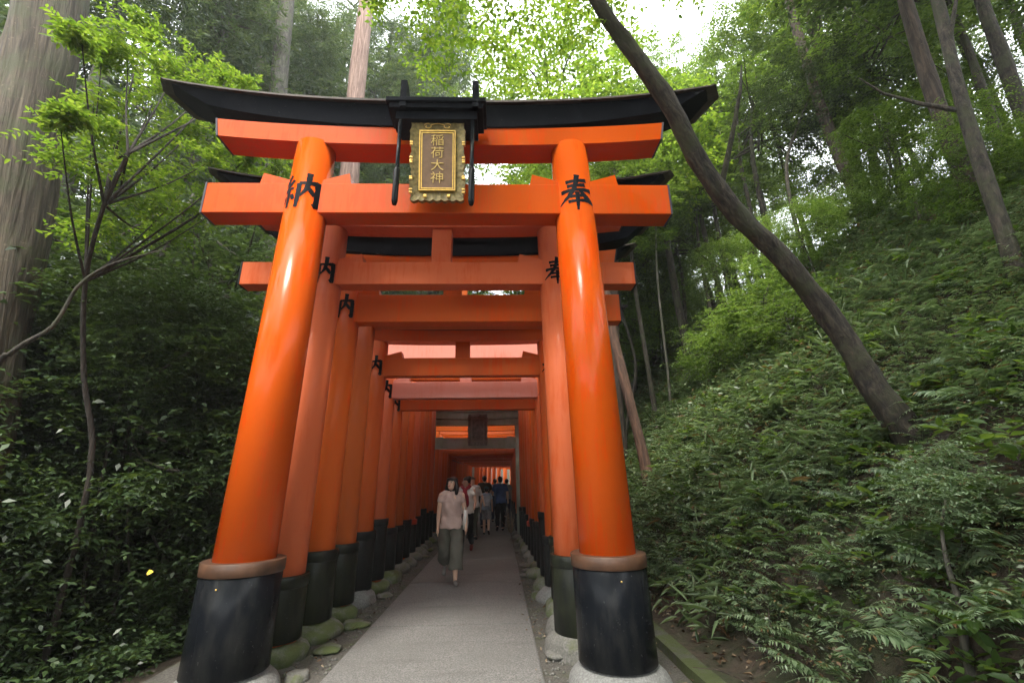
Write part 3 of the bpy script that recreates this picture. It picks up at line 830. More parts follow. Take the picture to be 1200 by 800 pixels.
traced('leaning_tree', 'crooked dark tree leaning from the fern slope across the front gate', 'tree',
       [(1075, 518, 4.05), (1030, 462, 4.0), (985, 390, 3.95), (925, 312, 3.8), (868, 255, 3.65), (822, 195, 3.5), (786, 125, 3.3), (742, 62, 3.15), (704, 8, 3.0), (640, -120, 2.7)],
       [.15, .112, .10, .093, .088, .085, .082, .077, .07, .062, .05], DARK_BARK, ('canopy', .85, 7.6), L_BRIGHT, 26, .055, n=80, roots=((-.5, -.15, 0), (.35, -.4, 0), (-.2, -.5, 0), (.5, .1, 0)), branches=((40, (.25, -.3, 1.2), .03),))
traced('cedar_tree', 'huge furrowed cedar trunk rising beside the bright maple', 'tree',
       [(-84, 620, 4.5), (-48, 480, 4.5), (-3, 300, 4.5), (36, 120, 4.5), (60, 0, 4.5), (78, -200, 4.5), (95, -420, 4.5)], [.42, .39, .37, .36, .35, .335, .31, .30], CEDAR_BARK,
       ('cedarB', 1.0, 4.0), L_CEDAR, 110, .018, n=60, ridged=.032)
traced('cedar_tree', 'pinkish barked straight cedar seen above the plaque gate', 'tree', [(400, 330, 14), (408, 230, 14), (418, 100, 14), (430, 0, 14), (452, -180, 14)], [.36, .34, .33, .31, .29, .25], CEDAR_PINK,
       ('cedarA', .9, 6.0), L_CEDAR, 18, .02)
traced('cedar_tree', 'grey straight cedar behind the tip of the front roof beam', 'tree', [(318, 300, 13), (322, 160, 13), (330, 60, 13), (338, -20, 13), (352, -200, 13)], [.33, .31, .30, .28, .26, .22], GREY_BARK,
       ('cedarA', .85, 6.5), L_CEDAR, 18, .02)
traced('cedar_tree', 'slimmer grey cedar standing just beyond the grey straight one', 'tree', [(296, 390, 17), (302, 200, 17), (308, 80, 17), (314, -20, 17), (322, -160, 17)], [.27, .25, .24, .23, .21, .2], GREY_BARK,
       ('cedarB', .9, 6.0), L_CEDAR, 14, .02)
# wood on the slope
traced('slope_tree', 'slanting dark slim trunk nearest the edge above the ferns', 'tree', [(1215, 385, 4.0), (1185, 300, 4.0), (1152, 200, 4.0), (1122, 100, 4.0), (1098, 0, 4.0), (1060, -140, 3.9)], [.08, .075, .07, .066, .062, .058, .05], DARK_BARK,
       ('tallA', .75, 8.0), L_DARK, 16, .04, branches=((14, (-.8, .3, .8), .03), (18, (.3, -.2, 1.0), .03)))
traced('slope_tree', 'thicker brown slanting trunk behind the slim dark one', 'tree', [(1165, 300, 5.3), (1140, 235, 5.3), (1108, 150, 5.3), (1078, 60, 5.3), (1055, -20, 5.3), (1020, -160, 5.2)], [.125, .118, .11, .105, .10, .095, .08], BROWN_BARK,
       ('tallB', .8, 8.5), L_DARK, 16, .04)
traced('slope_tree', 'dark trunk cut by the top corner of the slope wood', 'tree', [(1235, 220, 5.4), (1200, 135, 5.4), (1172, 60, 5.4), (1150, 0, 5.4), (1120, -110, 5.4)], [.11, .105, .10, .09, .085, .07], DARK_BARK, ('tallA', .7, 8.0), L_DARK, 14, .04)
traced('slope_tree', 'bare brown trunk tilting up the middle of the slope', 'tree', [(1030, 292, 9.2), (1005, 235, 9.2), (980, 175, 9.2), (958, 115, 9.2), (935, 40, 9.2), (915, -30, 9.2)], [.15, .14, .135, .13, .12, .11, .1], BROWN_BARK, ('tallB', .7, 7.0), L_BRIGHT, 14, .03)
traced('slope_tree', 'pale slim trunk behind the bare brown one', 'tree', [(1010, 225, 12), (995, 180, 12), (978, 130, 12), (960, 70, 12), (945, 10, 12)], [.15, .14, .13, .12, .11, .1], CEDAR_BARK, ('tallA', .75, 7.0), L_BRIGHT, 12, .03)
traced('slope_sapling', 'thin dark sapling with a bowed stem in the middle wood', 'tree', [(938, 285, 9.5), (926, 235, 9.5), (922, 190, 9.5), (934, 150, 9.5), (950, 110, 9.5)], [.05, .046, .043, .04, .035, .03], DARK_BARK, ('under', 1.1, 2.6), L_DARK, 9, .03)
thin = [('slim dark stem rising beside the bowed sapling', [(884, 290, 12), (878, 240, 12), (868, 190, 12), (860, 100, 12)], .06, DARK_BARK, 'thin', L_MID),
        ('forked looking dark stem above the fern slope crest', [(858, 340, 13), (848, 300, 13), (838, 250, 13), (830, 170, 13)], .075, DARK_BARK, 'thin', L_DARK),
        ('sturdy dark trunk at the top of the pale fern slope', [(812, 445, 12.5), (800, 385, 12.5), (788, 320, 12.5), (776, 240, 12.5), (766, 140, 12.5)], .115, DARK_BARK, 'tallB', L_MID),
        ('thin dark stem leaning beside the sturdy dark trunk', [(840, 402, 13.5), (830, 350, 13.5), (820, 295, 13.5), (812, 220, 13.5)], .06, DARK_BARK, 'thin', L_MID),
        ('narrow dark stem between the sturdy trunk and the gates', [(766, 472, 11.5), (756, 410, 11.5), (744, 335, 11.5), (738, 270, 11.5), (735, 200, 11.5)], .06, DARK_BARK, 'thin', L_DARK),
        ('reddish brown trunk standing close behind the gate posts', [(753, 530, 9.3), (738, 470, 9.3), (722, 405, 9.3), (712, 350, 9.3), (702, 260, 9.3)], .10, RED_BARK, 'tallA', L_MID),
        ('very thin pale stem on the fern slope', [(787, 492, 11), (783, 440, 11), (776, 380, 11), (770, 320, 11), (768, 250, 11)], .032, GREY_BARK, 'thin', L_MID),
        ('thin dark stem bent over the reddish trunk', [(735, 495, 12.5), (745, 430, 12.5), (730, 370, 12.5), (715, 320, 12.5)], .045, DARK_BARK, 'thin', L_DARK),
        ('pale straight trunk far off behind the narrow stems', [(742, 430, 18), (740, 380, 18), (738, 300, 18), (735, 200, 18)], .10, CEDAR_BARK, 'tallB', L_MID)]
for lab, pix, r_, bm_, key, lm in thin:
    n = len(pix)
    traced('slim_tree' if r_ < .09 else 'slope_tree', lab, 'tree', pix, [r_ * (1.1 - .35 * k / n) for k in range(n + 1)], bm_, (key, .62 if key != 'thin' else .9, {'thin': 6.8, 'tallA': 7.6, 'tallB': 7.6}[key]), lm, 10, .04)
# dark stems in the hollow
for lab, pix, r_ in (('dark stem leaning in the shaded hollow beside the front gate', [(95, 720, 5.4), (104, 640, 5.4), (120, 560, 5.4), (132, 500, 5.4), (150, 420, 5.4)], .04),
                     ('dark forked stem crossing the shaded hollow', [(100, 715, 5.8), (125, 640, 5.8), (152, 560, 5.8), (165, 520, 5.8), (182, 430, 5.8)], .03)):
    traced('understory_tree', lab, 'tree', pix, [r_ * .6 * (1.1 - .12 * k) for k in range(6)], SHADE_BARK, ('under', .75, 2.3), L_DARK, 9, .04)
traced('understory_tree', 'thin bare branch curving out past the huge cedar trunk', 'tree', [(-30, 470, 3.7), (15, 412, 3.7), (62, 382, 3.7), (92, 335, 3.7), (130, 310, 3.7), (190, 293, 3.7)], [.022, .02, .018, .015, .012, .009, .005], DARK_BARK, None, None, 9, .03)

# the bright maple in front of the cedar
def maple():
    rng = np.random.default_rng(33)
    Y0 = 3.7
    stem = [at(105, 560, 4.7), at(98, 440, 4.5), at(100, 330, 4.2), at(122, 240, 3.85), at(150, 180, 3.8)]
    b = stem[0].copy(); b.z = gh(b.x, b.y) - .2
    P = [b] + stem; org = b.copy()
    mb = MB(); mb.tube([p - org for p in spline(P, 20)], list(np.linspace(.03, .015, 21)), 9)
    C = []; rc = []
    spots = [(150, 70, 3.5, .34), (205, 85, 3.6, .3), (120, 60, 3.4, .2), (240, 110, 3.8, .28), (180, 120, 3.6, .38), (110, 120, 3.5, .28), (135, 165, 3.6, .36), (225, 155, 3.8, .34),
             (180, 190, 3.7, .38), (90, 190, 3.8, .3), (255, 185, 4.0, .3), (140, 230, 3.8, .34), (215, 225, 3.9, .34), (285, 190, 4.1, .2), (270, 90, 4.0, .2), (170, 30, 3.4, .2), (95, 40, 3.2, .14), (70, 140, 3.3, .16), (290, 100, 4.4, .2), (180, 270, 4.0, .3), (250, 250, 4.1, .3), (110, 270, 3.9, .3),
             (320, 190, 4.9, .25), (300, 205, 5.0, .3)]
    for px, py, Y, r in spots:
        if px > 150: Y += 1.2
        elif px > 105: Y += .5
        c = at(px, py, Y) - org
        for k in range(5):
            C.append(np.array(c) + rng.normal(0, r * .5, 3) * np.array([1, 1, .6])); rc.append(r * .8)
        j = stem[int(rng.integers(2, 5))] - org
        m_ = (j + c) * .5 + Vector((0, 0, -.08))
        mb.tube(spline([j, m_, c], 8), list(np.linspace(.014, .004, 9)), 6, False)
    C = np.array(C); rc = np.array(rc)
    V, F = sprays(rng, C, rc, 13, 8, .066, .027, six=True, elev=(.0, .22))
    root = empty('maple_tree', org); tag(root, 'slender maple with bright yellow green leaves beside the front gate', 'tree')
    mb.build('trunk', SHADE_BARK, root); link('crown', mesh_np('crown', V, F), L_BRIGHT, root)
maple()

# ------------------------------------------------------------------ the wood: placed by hand and filled in
def spread_trees(lst, key, name, lab, cat, group, bk, lf, s0=.9, s1=1.15, lean=.05):
    for x, y in lst:
        place_tree(key, name, x, y, rnd.uniform(s0, s1), rnd.uniform(0, 6.28), lab, cat, group, bk, lf, (rnd.uniform(-lean, lean), rnd.uniform(-lean, lean)))
spread_trees([(-7.5, 16), (-9.5, 12.5), (-12, 15), (-6, 20), (-10, 21), (-14, 19), (-16, 12), (-13, 8.5), (-4.2, 24), (-8, 27), (-3.4, 17.5), (-9.6, 9.4), (-3.6, 20.5)], 'cedarB', 'cedar_tree',
             'tall cedar in the shaded wood beyond the hollow', 'tree', 'cedars beyond the hollow', GREY_BARK, L_CEDAR, 1.15, 1.45)
spread_trees([(-8.8, 9.0), (-6.8, 10.5), (-11, 11), (-6.2, 7.8), (-9.5, 6.2), (-12, 5), (-5.6, 17), (-14, 2.5), (-9, 3)], 'layer', 'evergreen_tree', 'layered evergreen tree in the dark hollow', 'tree', 'evergreens in the hollow', DARK_BARK, L_DARK)
spread_trees([(2.8, 17), (4.2, 20), (6.5, 18), (5.6, 24), (8, 22), (4.4, 29), (8, 28), (11, 25), (11, 19), (14, 22)], 'tallB', 'broadleaf_tree', 'tall broadleaf tree in the wood above the tunnel of gates', 'tree', 'trees above the tunnel', BROWN_BARK, L_MID)
spread_trees([(9.5, 14), (12, 12), (14.5, 15), (12.5, 9), (15, 9.5), (16, 6), (10.2, 10.8), (17, 12), (11, 5.2), (13, 3.5)], 'tallA', 'broadleaf_tree', 'leafy broadleaf tree high on the fern slope', 'tree', 'trees high on the slope', DARK_BARK, L_MID)
spread_trees([(8.2, 11.8), (10.5, 13.2), (12, 7), (9.5, 8.8), (7.4, 13.6), (6.6, 15.2), (8.8, 16.8), (10, 7.2)], 'layer', 'understory_tree', 'shady understory tree with layered leaves on the slope', 'tree', 'understory trees on the slope', DARK_BARK, L_MID, .8, 1.05)
spread_trees([(-20, 30), (-12, 34), (-5, 38), (-1.5, 50), (4, 56), (-9, 46), (-18, 42), (14, 34), (20, 30), (22, 40), (14, 46), (20, 52), (-26, 22), (-24, 10), (26, 20), (-3, 31)], 'tallA', 'far_tree', 'distant tree closing the view behind the gates', 'tree', 'distant trees', BROWN_BARK, L_MID, 1.1, 1.5)
spread_trees([(3.0, -2.6), (5.8, .6), (.6, -5.5), (5, -6.5), (9, -3), (-1.5, -11), (8, -10), (-9, -9)], 'tallA', 'blocker_tree', 'tall leafy tree added out of view to dim light on the front gate', 'tree', 'added trees over the start of the path', BROWN_BARK, L_MID, 1.0, 1.2)  # unseen trees, added to cut the sky light on the front gate
place_tree('tallA', 'broadleaf_tree', 2.5, 14.2, 1.5, 2.0, 'tallest bright leaved tree rising behind the right end of the front roof beam', 'tree', None, BROWN_BARK, L_BRIGHT)
spread_trees([(-6.2, 18.5), (-9.5, 20), (-7.6, 24), (-12, 17.5), (-13.5, 21), (-8.0, 29), (-10.5, 25)], 'cedarC', 'cedar_tree', 'cedar with feathery low branches behind the front gate', 'tree', 'feathery cedars', GREY_BARK, L_CEDAR, 1.35, 1.6)
place_tree('cedarB', 'cedar_tree', -2.3, 19, .93, 1.0, 'smaller cedar whose tip shows behind the plaque hood', 'tree', None, CEDAR_PINK, L_CEDAR)
spread_trees([(1.9, 13.2), (3.6, 14.0), (.9, 16.5), (3.0, 11.4)], 'tallA', 'broadleaf_tree', 'bright leaved tree spreading over the tunnel roof', 'tree', 'bright trees over the tunnel', BROWN_BARK, L_BRIGHT, .95, 1.1)
spread_trees([(5.2, 17.0), (7.4, 16.8), (6.2, 19.6), (4.8, 22), (7.6, 20), (9.2, 20.5), (5.6, 28), (8.2, 25), (11.5, 22), (10.8, 17.5), (12.6, 18.5), (13.8, 12)], 'layer', 'understory_tree',
             'green understory tree behind the thin dark stems', 'tree', 'understory trees behind the stems', DARK_BARK, L_MID, .75, 1.1)
for k in range(26):
    Y = rnd.uniform(15.5, 30); x = cx(min(Y, 27)) + 2.9 + rnd.uniform(0, 1) * (3 + .32 * Y)
    place_tree(rnd.choice(['bushD', 'bushC', 'bushD', 'under']), 'slope_shrub', x, Y, rnd.uniform(1.1, 2.0), rnd.uniform(0, 6.28), 'mid green shrub among the thin stems beyond the gates', 'shrub', 'shrubs beyond the gates', DARK_BARK, L_MID)
spread_trees([(-6, -8), (-11, -5), (2.5, -9), (9, -7), (-3, -14), (4, -15), (12, -3), (-13, -1)], 'layer', 'blocker_tree', 'low layered tree added out of view to block sky reflections on the gates', 'tree', 'added low trees behind the start of the path', DARK_BARK, L_MID, 1.3, 1.6)  # more unseen trees, added to keep white sky out of the gate reflections
spread_trees([(-5.0, 5.9), (-6.2, 6.2), (-5.1, 6.9), (-6.4, 4.4), (-5.5, 7.5), (-5.3, 8.5), (-7.2, 6.4), (-6.2, 8.6), (-8.2, 5.0), (-5.4, 9.4)], 'under', 'understory_tree', 'small leafy tree crowding the hollow close to the front gate', 'tree',
             'small trees near the front gate', SHADE_BARK, L_DARK, 1.25, 1.6)
# ------------------------------------------------------------------ shrubs
for k in range(46):
    Y = rnd.uniform(2.2, 13); u = rnd.uniform(.0, 1)
    x = cx(Y) - 3.5 - u * (2.0 + Y * .55)
    if Y < 6.5: x = min(x, cx(Y) - 3.7)
    key = rnd.choice(['bushA', 'bushB', 'bushC', 'bushC'])
    place_tree(key, 'evergreen_shrub', x, Y, rnd.uniform(.85, 1.5), rnd.uniform(0, 6.28), 'dark glossy evergreen shrub in the shaded hollow', 'shrub', 'shrubs in the hollow', DARK_BARK, L_DARK)
for k in range(16):
    Y = rnd.uniform(3.8, 9.5); x = cx(Y) - 4.7 - rnd.uniform(0, 2.5) - Y * .12
    place_tree('under', 'understory_tree', x, Y, rnd.uniform(.9, 1.5), rnd.uniform(0, 6.28), 'leafy understory tree filling the hollow behind the shrubs', 'tree', 'understory trees in the hollow', DARK_BARK, rnd.choice([L_DARK, L_DARK, L_MID]))
bp = [(905, 365, 8.0, 'bushD', .85), (960, 340, 8.6, 'under', .55), (870, 385, 9.0, 'bushD', .8), (1000, 340, 9.2, 'bushD', .8), (835, 405, 10, 'bushD', .8), (930, 400, 7.2, 'bushD', .6), (895, 320, 10.5, 'under', .7), (985, 295, 10.5, 'under', .75), (925, 335, 9.6, 'bushD', .85), (860, 350, 11.5, 'under', .8), (1040, 330, 8.8, 'bushA', .8)]
for px, py, Y, key, s in bp:
    p = at(px, py, Y)
    place_tree(key, 'slope_shrub', p.x, Y, s, rnd.uniform(0, 6.28), 'fresh green shrub on the lit shoulder of the fern slope', 'shrub', 'fresh green shrubs on the slope', DARK_BARK, L_FRESH)
for px, py, Y, key, s in [(1100, 330, 6.6, 'under', .75), (1190, 330, 5.2, 'bushC', .7), (1060, 235, 9.5, 'under', 1.1), (1185, 215, 8.6, 'under', .9)]:
    p = at(px, py, Y)
    place_tree(key, 'slope_sapling', p.x, Y, s, rnd.uniform(0, 6.28), 'young leafy sapling among the slanting trunks', 'tree', 'saplings among the slanting trunks', DARK_BARK, L_MID)

# ------------------------------------------------------------------ ground cover on the slope
def slope_z(X, Yv): return np.array([gh(a, b) for a, b in zip(X, Yv)])
def slope_pts(rng, n, y0, y1, near=1.0, umin=2.75, umax=10.0):
    Yv = y0 + (y1 - y0) * rng.uniform(0, 1, n) ** near
    U = umin + (umax - umin) * rng.uniform(0, 1, n) ** 1.25
    X = np.array([cx(b) for b in Yv]) + U
    return X, Yv, slope_z(X, Yv)
def patchy(rng, X, Yv, bare):
    q = np.array([hnoise(a * 2.1 + 3, b * 1.9) for a, b in zip(X, Yv)]) + rng.normal(0, .25, len(X))
    near = np.clip((7.5 - Yv) / 4, 0, 1) * np.clip((X - 2.2) / 1.2, 0, 1)
    steep = (X < 3.6) & (Yv < 4.4) & (rng.uniform(0, 1, len(X)) < .5)
    return (q > -1.3 + bare * 1.3 * near) & ~steep

def frond_arrays(rng, base, az, length, arch, pairs, wid, Lw):
    """pinnate frond: leaflets along an arching stalk, widest a third of the way up"""
    n = len(base)
    t = np.linspace(.14, 1, pairs)
    out = np.stack([np.cos(az), np.sin(az), np.zeros(n)], 1)
    el0 = arch[:, 0]; el1 = arch[:, 1]
    tt = np.linspace(0, 1, 24); ang = el0[:, None] + (el1 - el0)[:, None] * tt[None]
    dr = np.cumsum(np.cos(ang), 1) / 24; dz = np.cumsum(np.sin(ang), 1) / 24
    def pos(q):
        i = np.clip((q * 23).astype(int), 0, 23)
        return base[:, None, :] + out[:, None, :] * (dr[:, i] * length[:, None])[..., None] + UP * (dz[:, i] * length[:, None])[..., None]
    P = pos(t); D = nrm(pos(np.clip(t + .05, 0, 1)) - pos(t - .05))
    side = nrm(np.cross(out, UP))[:, None, :]
    prof = np.sin(np.clip(t * 1.05 + .08, 0, 1) * np.pi) ** .7 * (1.05 - .45 * t) + .06
    res = []
    for s in (-1, 1):
        A = D * .42 + side * s + rng.normal(0, .07, P.shape); A[..., 2] -= .15
        N = nrm(np.cross(side * np.ones_like(D), D) * 1.0) ; N = np.where(N[..., 2:3] < 0, -N, N) + rng.normal(0, .1, P.shape)
        L = (length[:, None] * wid * prof[None]).ravel()
        res.append(leaf_arrays(P.reshape(-1, 3), A.reshape(-1, 3), N.reshape(-1, 3), L, np.maximum(L * Lw, .008), six=False, droop=.16))
    # stalk as a thin ribbon
    q = np.linspace(0, 1, 8); SP = pos(q); w = (length[:, None] * .008 * (1.1 - q[None]))[..., None]
    a = SP + side * w; b = SP - side * w; c = SP - UP * w * 1.4
    V = np.stack([a, b, c], 2).reshape(-1, 3); F = []
    bi = (np.arange(n) * 24)[:, None]
    for i in range(7):
        for (p, r_) in ((0, 1), (1, 2), (2, 0)):
            F.append(bi + np.array([[i*3+p, i*3+r_, i*3+3+r_, i*3+3+p]]))
    res.append((V, np.concatenate(F)))
    return merge(res)
rng = np.random.default_rng(5)
# one mass of low leaves and small ferns
parts = []
X, Yv, Z = slope_pts(rng, 13000, 1.2, 15, 1.15)
k_ = patchy(rng, X, Yv, .5); X, Yv, Z = X[k_], Yv[k_], Z[k_]
C = np.stack([X, Yv, Z + rng.uniform(.03, .28, len(X))], 1)
parts.append(sprays(rng, C, rng.uniform(.08, .2, len(C)), 3, 7, .036, .017, elev=(.25, .5)))
X, Yv, Z = slope_pts(rng, 6500, 6, 30, 1.0, 2.75, 16)
C = np.stack([X, Yv, Z + rng.uniform(.05, .4, len(X))], 1)
parts.append(sprays(rng, C, rng.uniform(.18, .4, len(C)), 3, 6, .10, .04, elev=(.15, .4)))
V, F = merge(parts)
o = link('undergrowth', mesh_np('undergrowth', V, F), L_COVER); tag(o, 'low leafy undergrowth covering the fern slope', 'undergrowth', kind='stuff')
parts = []
X, Yv, Z = slope_pts(rng, 11000, 1.2, 18, 1.15, 2.8, 9.5)
k_ = patchy(rng, X, Yv, .25); X, Yv, Z = X[k_], Yv[k_], Z[k_]
parts.append(frond_arrays(rng, np.stack([X, Yv, Z], 1), rng.normal(3.5, 1.1, len(X)), rng.uniform(.24, .55, len(X)), np.stack([rng.uniform(.7, 1.3, len(X)), rng.uniform(-.8, -.1, len(X))], 1), 16, .2, .24))
V, F = merge(parts)
o = link('fern_undergrowth', mesh_np('fern_undergrowth', V, F), L_FERN); tag(o, 'mass of small fern fronds spread over the slope', 'undergrowth', kind='stuff')
X, Yv, Z = slope_pts(rng, 900, 1.5, 16, 1.1, 2.9, 9)
V, F = sprays(rng, np.stack([X, Yv, Z + rng.uniform(.08, .3, len(X))], 1), rng.uniform(.1, .2, len(X)), 3, 6, .10, .042, elev=(.5, .35), six=True)
o = link('broadleaf_undergrowth', mesh_np('broadleaf_undergrowth', V, F), L_MID); tag(o, 'broader dark leaves scattered among the ferns of the slope', 'undergrowth', kind='stuff')
mb = MB(); r6 = random.Random(9)
for k in range(260):
    yy = r6.uniform(1.2, 12); u = r6.uniform(2.5, 6.5); xx = cx(yy) + u; L_ = r6.uniform(.15, .6); a = r6.uniform(0, 6.28)
    p0 = Vector((xx, yy, gh(xx, yy) + r6.uniform(.01, .12))); x1, y1 = xx + math.cos(a) * L_, yy + math.sin(a) * L_
    p1 = Vector((x1, y1, gh(x1, y1) + r6.uniform(.01, .2))); w = r6.uniform(.003, .009)
    mb.tube([p0, (p0 + p1) * .5 + Vector((r6.uniform(-.04, .04), r6.uniform(-.04, .04), .03)), p1], [w, w * .8, w * .4], 5, False)
o = mb.build('fallen_twigs', BROWN_BARK); tag(o, 'fallen twigs lying over the bank', 'twigs', kind='stuff')
# bamboo grass on the lighter part of the slope behind the right hand post
n = 4200
Yv = rng.uniform(4.6, 17, n); U = 2.5 + rng.uniform(0, 1, n) ** 1.2 * (3.6 + .12 * Yv); X = np.array([cx(b) for b in Yv]) + U
Z = slope_z(X, Yv)
P = np.stack([X, Yv, Z + rng.uniform(.05, .42, n)], 1); az = rng.normal(3.4, 1.3, n); el = rng.normal(.25, .45, n)
A = np.stack([np.cos(az) * np.cos(el), np.sin(az) * np.cos(el), np.sin(el)], 1)
V, F = leaf_arrays(P, A, UP + rng.normal(0, .4, (n, 3)), rng.uniform(.13, .27, n), rng.uniform(.018, .034, n), six=True, droop=.35)
o = link('bamboo_grass', mesh_np('bamboo_grass', V, F), L_GRASS); tag(o, 'pale bamboo grass spread along the foot of the slope', 'grass', kind='stuff')
# litter on the bank, verge and hollow
n = 5200
Yv = rng.uniform(.8, 14, n); sd_ = rng.uniform(0, 1, n)
U = np.where(sd_ < .45, 2.45 + rng.uniform(0, 1, n) ** 1.2 * 4.5, np.where(sd_ < .6, rng.uniform(.85, 2.3, n), np.where(sd_ < .72, -rng.uniform(.95, 2.2, n), 2.45 + rng.uniform(0, 3, n))))
X = np.array([cx(b) for b in Yv]) + U; Z = slope_z(X, Yv) + np.where((U > -.86) & (U < .92), .036, 0)
az = rng.uniform(0, 6.283, n)
A = np.stack([np.cos(az), np.sin(az), rng.normal(0, .25, n)], 1)
s = np.where(np.abs(U) < 2.35, .55, 1.0)
V, F = leaf_arrays(np.stack([X, Yv, Z + .012 + rng.uniform(0, .03, n)], 1), A, UP + rng.normal(0, .45, (n, 3)), rng.uniform(.04, .10, n) * s, rng.uniform(.018, .045, n) * s, six=True, fold=.3)
o = link('leaf_litter', mesh_np('leaf_litter', V, F), L_LITTER); tag(o, 'dead brown leaves littering the bank and verges', 'leaf litter', kind='stuff')
# low cover in the hollow
n = 6000
Yv = rng.uniform(1.2, 16, n); U = -2.5 - rng.uniform(0, 1, n) * (3 + .5 * Yv); X = np.array([cx(b) for b in Yv]) + U; Z = slope_z(X, Yv)
V, F = sprays(rng, np.stack([X, Yv, Z + rng.uniform(.03, .35, n)], 1), rng.uniform(.12, .3, n), 3, 6, .06, .03, elev=(.1, .4))
o = link('hollow_undergrowth', mesh_np('hollow_undergrowth', V, F), L_DARK); tag(o, 'dark low undergrowth covering the shaded hollow', 'undergrowth', kind='stuff')

# larger ferns one can tell apart
FERN = []
for k in range(4):
    r3 = np.random.default_rng(60 + k); m = 7 + k
    az = np.arange(m) / m * 6.283 + r3.normal(0, .3, m)
    V, F = frond_arrays(r3, np.zeros((m, 3)), az, r3.uniform(.5, .85, m), np.stack([r3.uniform(.8, 1.25, m), r3.uniform(-.6, 0, m)], 1), 20, .22, .26)
    FERN.append(mesh_np('fern_clump', V, F))
def fern(p, s, label, group, m=L_FERN, tilt=True):
    me = rnd.choice(FERN); o = bpy.data.objects.new('fern_clump', me); COL.objects.link(o)
    if not len(me.materials): me.materials.append(L_FERN)
    o.location = p; o.scale = (s, s, s); o.rotation_euler = (rnd.uniform(-.1, .1), -.35 if tilt else 0, rnd.uniform(0, 6.28) if not tilt else rnd.uniform(-.8, .8))
    tag(o, label, 'fern', group); return o
def ground_hit(px, py):
    d = ray(px, py); t = .5
    while t < 60:
        p = CAM + d * t
        if p.z <= gh(p.x, p.y): return p
        t += .03
    return p
for k, (px, py, s) in enumerate([(1085, 575, .75), (1130, 680, .7), (1040, 640, .6), (1100, 770, .75), (1180, 620, .75), (990, 690, .55), (1160, 470, .9), (1010, 590, .6), (930, 720, .5), (1190, 740, .7)]):
    fern(ground_hit(px, py), s, 'broad fern with arching fronds at the near end of the bank', 'near ferns')
for k in range(70):
    Y = rnd.uniform(3.5, 14); x = cx(Y) + rnd.uniform(3.1, 4.2 + Y * .42)
    fern((x, Y, gh(x, Y)), rnd.uniform(.5, .95), 'green fern clump among the undergrowth of the slope', 'ferns on the slope')
for k in range(14):
    Y = rnd.uniform(2.6, 7); x = cx(Y) - rnd.uniform(3.3, 5.0)
    fern((x, Y, gh(x, Y)), rnd.uniform(.5, .8), 'shaded fern clump in the dark hollow', 'ferns in the hollow', tilt=False)
# a small sapling with knotted roots on the bank
traced('bank_sapling', 'small twisted sapling clinging to the bank with exposed roots', 'tree', [(1128, 740, 2.75), (1122, 700, 2.78), (1110, 660, 2.8), (1104, 620, 2.82), (1108, 585, 2.8)], [.022, .018, .014, .011, .009, .006], GREY_BARK, ('bushD', .26, .7), L_FERN, 9, .08)
# exposed root low on the bank
p = ground_hit(905, 775); q = ground_hit(925, 800)
mb = MB(); mb.tube(spline([p + Vector((-.1, .15, .12)), p + Vector((0, 0, .05)), (p + q) * .5 + Vector((.05, 0, .05)), q + Vector((.05, 0, .03))], 12), [.014] * 13, 7)
o = mb.build('exposed_root', GREY_BARK); tag(o, 'bare pale root poking from the soil of the bank', 'root')
# a yellow leaf caught in the hollow
V, F = leaf_arrays(np.array([at(172, 671, 3.3)]), np.array([[1, -.2, .2]]), np.array([[0, -1, .5]]), np.array([.045]), np.array([.034]), six=True)
o = link('yellow_leaf', mesh_np('yellow_leaf', V, F), L_YELLOW); tag(o, 'single yellow leaf caught in the dark hollow', 'leaf')

# ------------------------------------------------------------------ stones along the path
k = 0
for side in (-1, 1):
    y = 4.4
    while y < 13.5:
        if rnd.random() < .42:
            mb = MB(); rx_, ry_, rz_ = rnd.uniform(.08, .17), rnd.uniform(.1, .2), rnd.uniform(.03, .06)
            u = (-1.06 if side < 0 else 1.10) + rnd.uniform(-.06, .06)
            lumpy(mb, (0, 0, 0), rx_, ry_, rz_, 500 + k, 18, 10, .16, rz_ * .7)
            o = mb.build('edge_stone', rnd.choice([STONE_MOSS, STONE_ROUGH, STONE_ROUGH]), None, (cx(y) + u, y, .025))
            tag(o, 'small flat stone bedded in the verge between path and posts', 'stone', 'verge stones'); k += 1
        y += rnd.uniform(.3, .8)
for px, py, s in ((800, 660, .16), (775, 640, .13), (790, 690, .11), (760, 700, .12)):
    p = ground_hit(px, py); mb = MB(); lumpy(mb, (0, 0, 0), s, s * .9, s * .7, int(px), 16, 10, .09)
    o = mb.build('bank_rock', STONE_ROUGH, None, p); tag(o, 'grey rock lying at the foot of the bank behind the front post', 'rock', 'bank rocks')
# gravel
n = 2600
Yv = rng.uniform(1.0, 15, n); s_ = rng.choice([-1, 1], n); U = np.where(s_ < 0, -rng.uniform(.88, 1.35, n), rng.uniform(.94, 1.45, n)); X = np.array([cx(b) for b in Yv]) + U
base = np.array([[1,0,0],[-1,0,0],[0,1,0],[0,-1,0],[0,0,.7],[0,0,-.7]]); tri = np.array([[0,2,4],[2,1,4],[1,3,4],[3,0,4],[2,0,5],[1,2,5],[3,1,5],[0,3,5]])
sz = rng.uniform(.006, .022, n); jit = rng.uniform(.6, 1.4, (n, 6, 1))
V = (base[None] * jit) * sz[:, None, None] + np.stack([X, Yv, np.full(n, .008)], 1)[:, None, :]
F = (tri[None] + (np.arange(n) * 6)[:, None, None]).reshape(-1, 3)
o = link('gravel', mesh_np('gravel', V.reshape(-1, 3), F), STONE_ROUGH); tag(o, 'loose gravel along both edges of the path', 'gravel', kind='stuff')

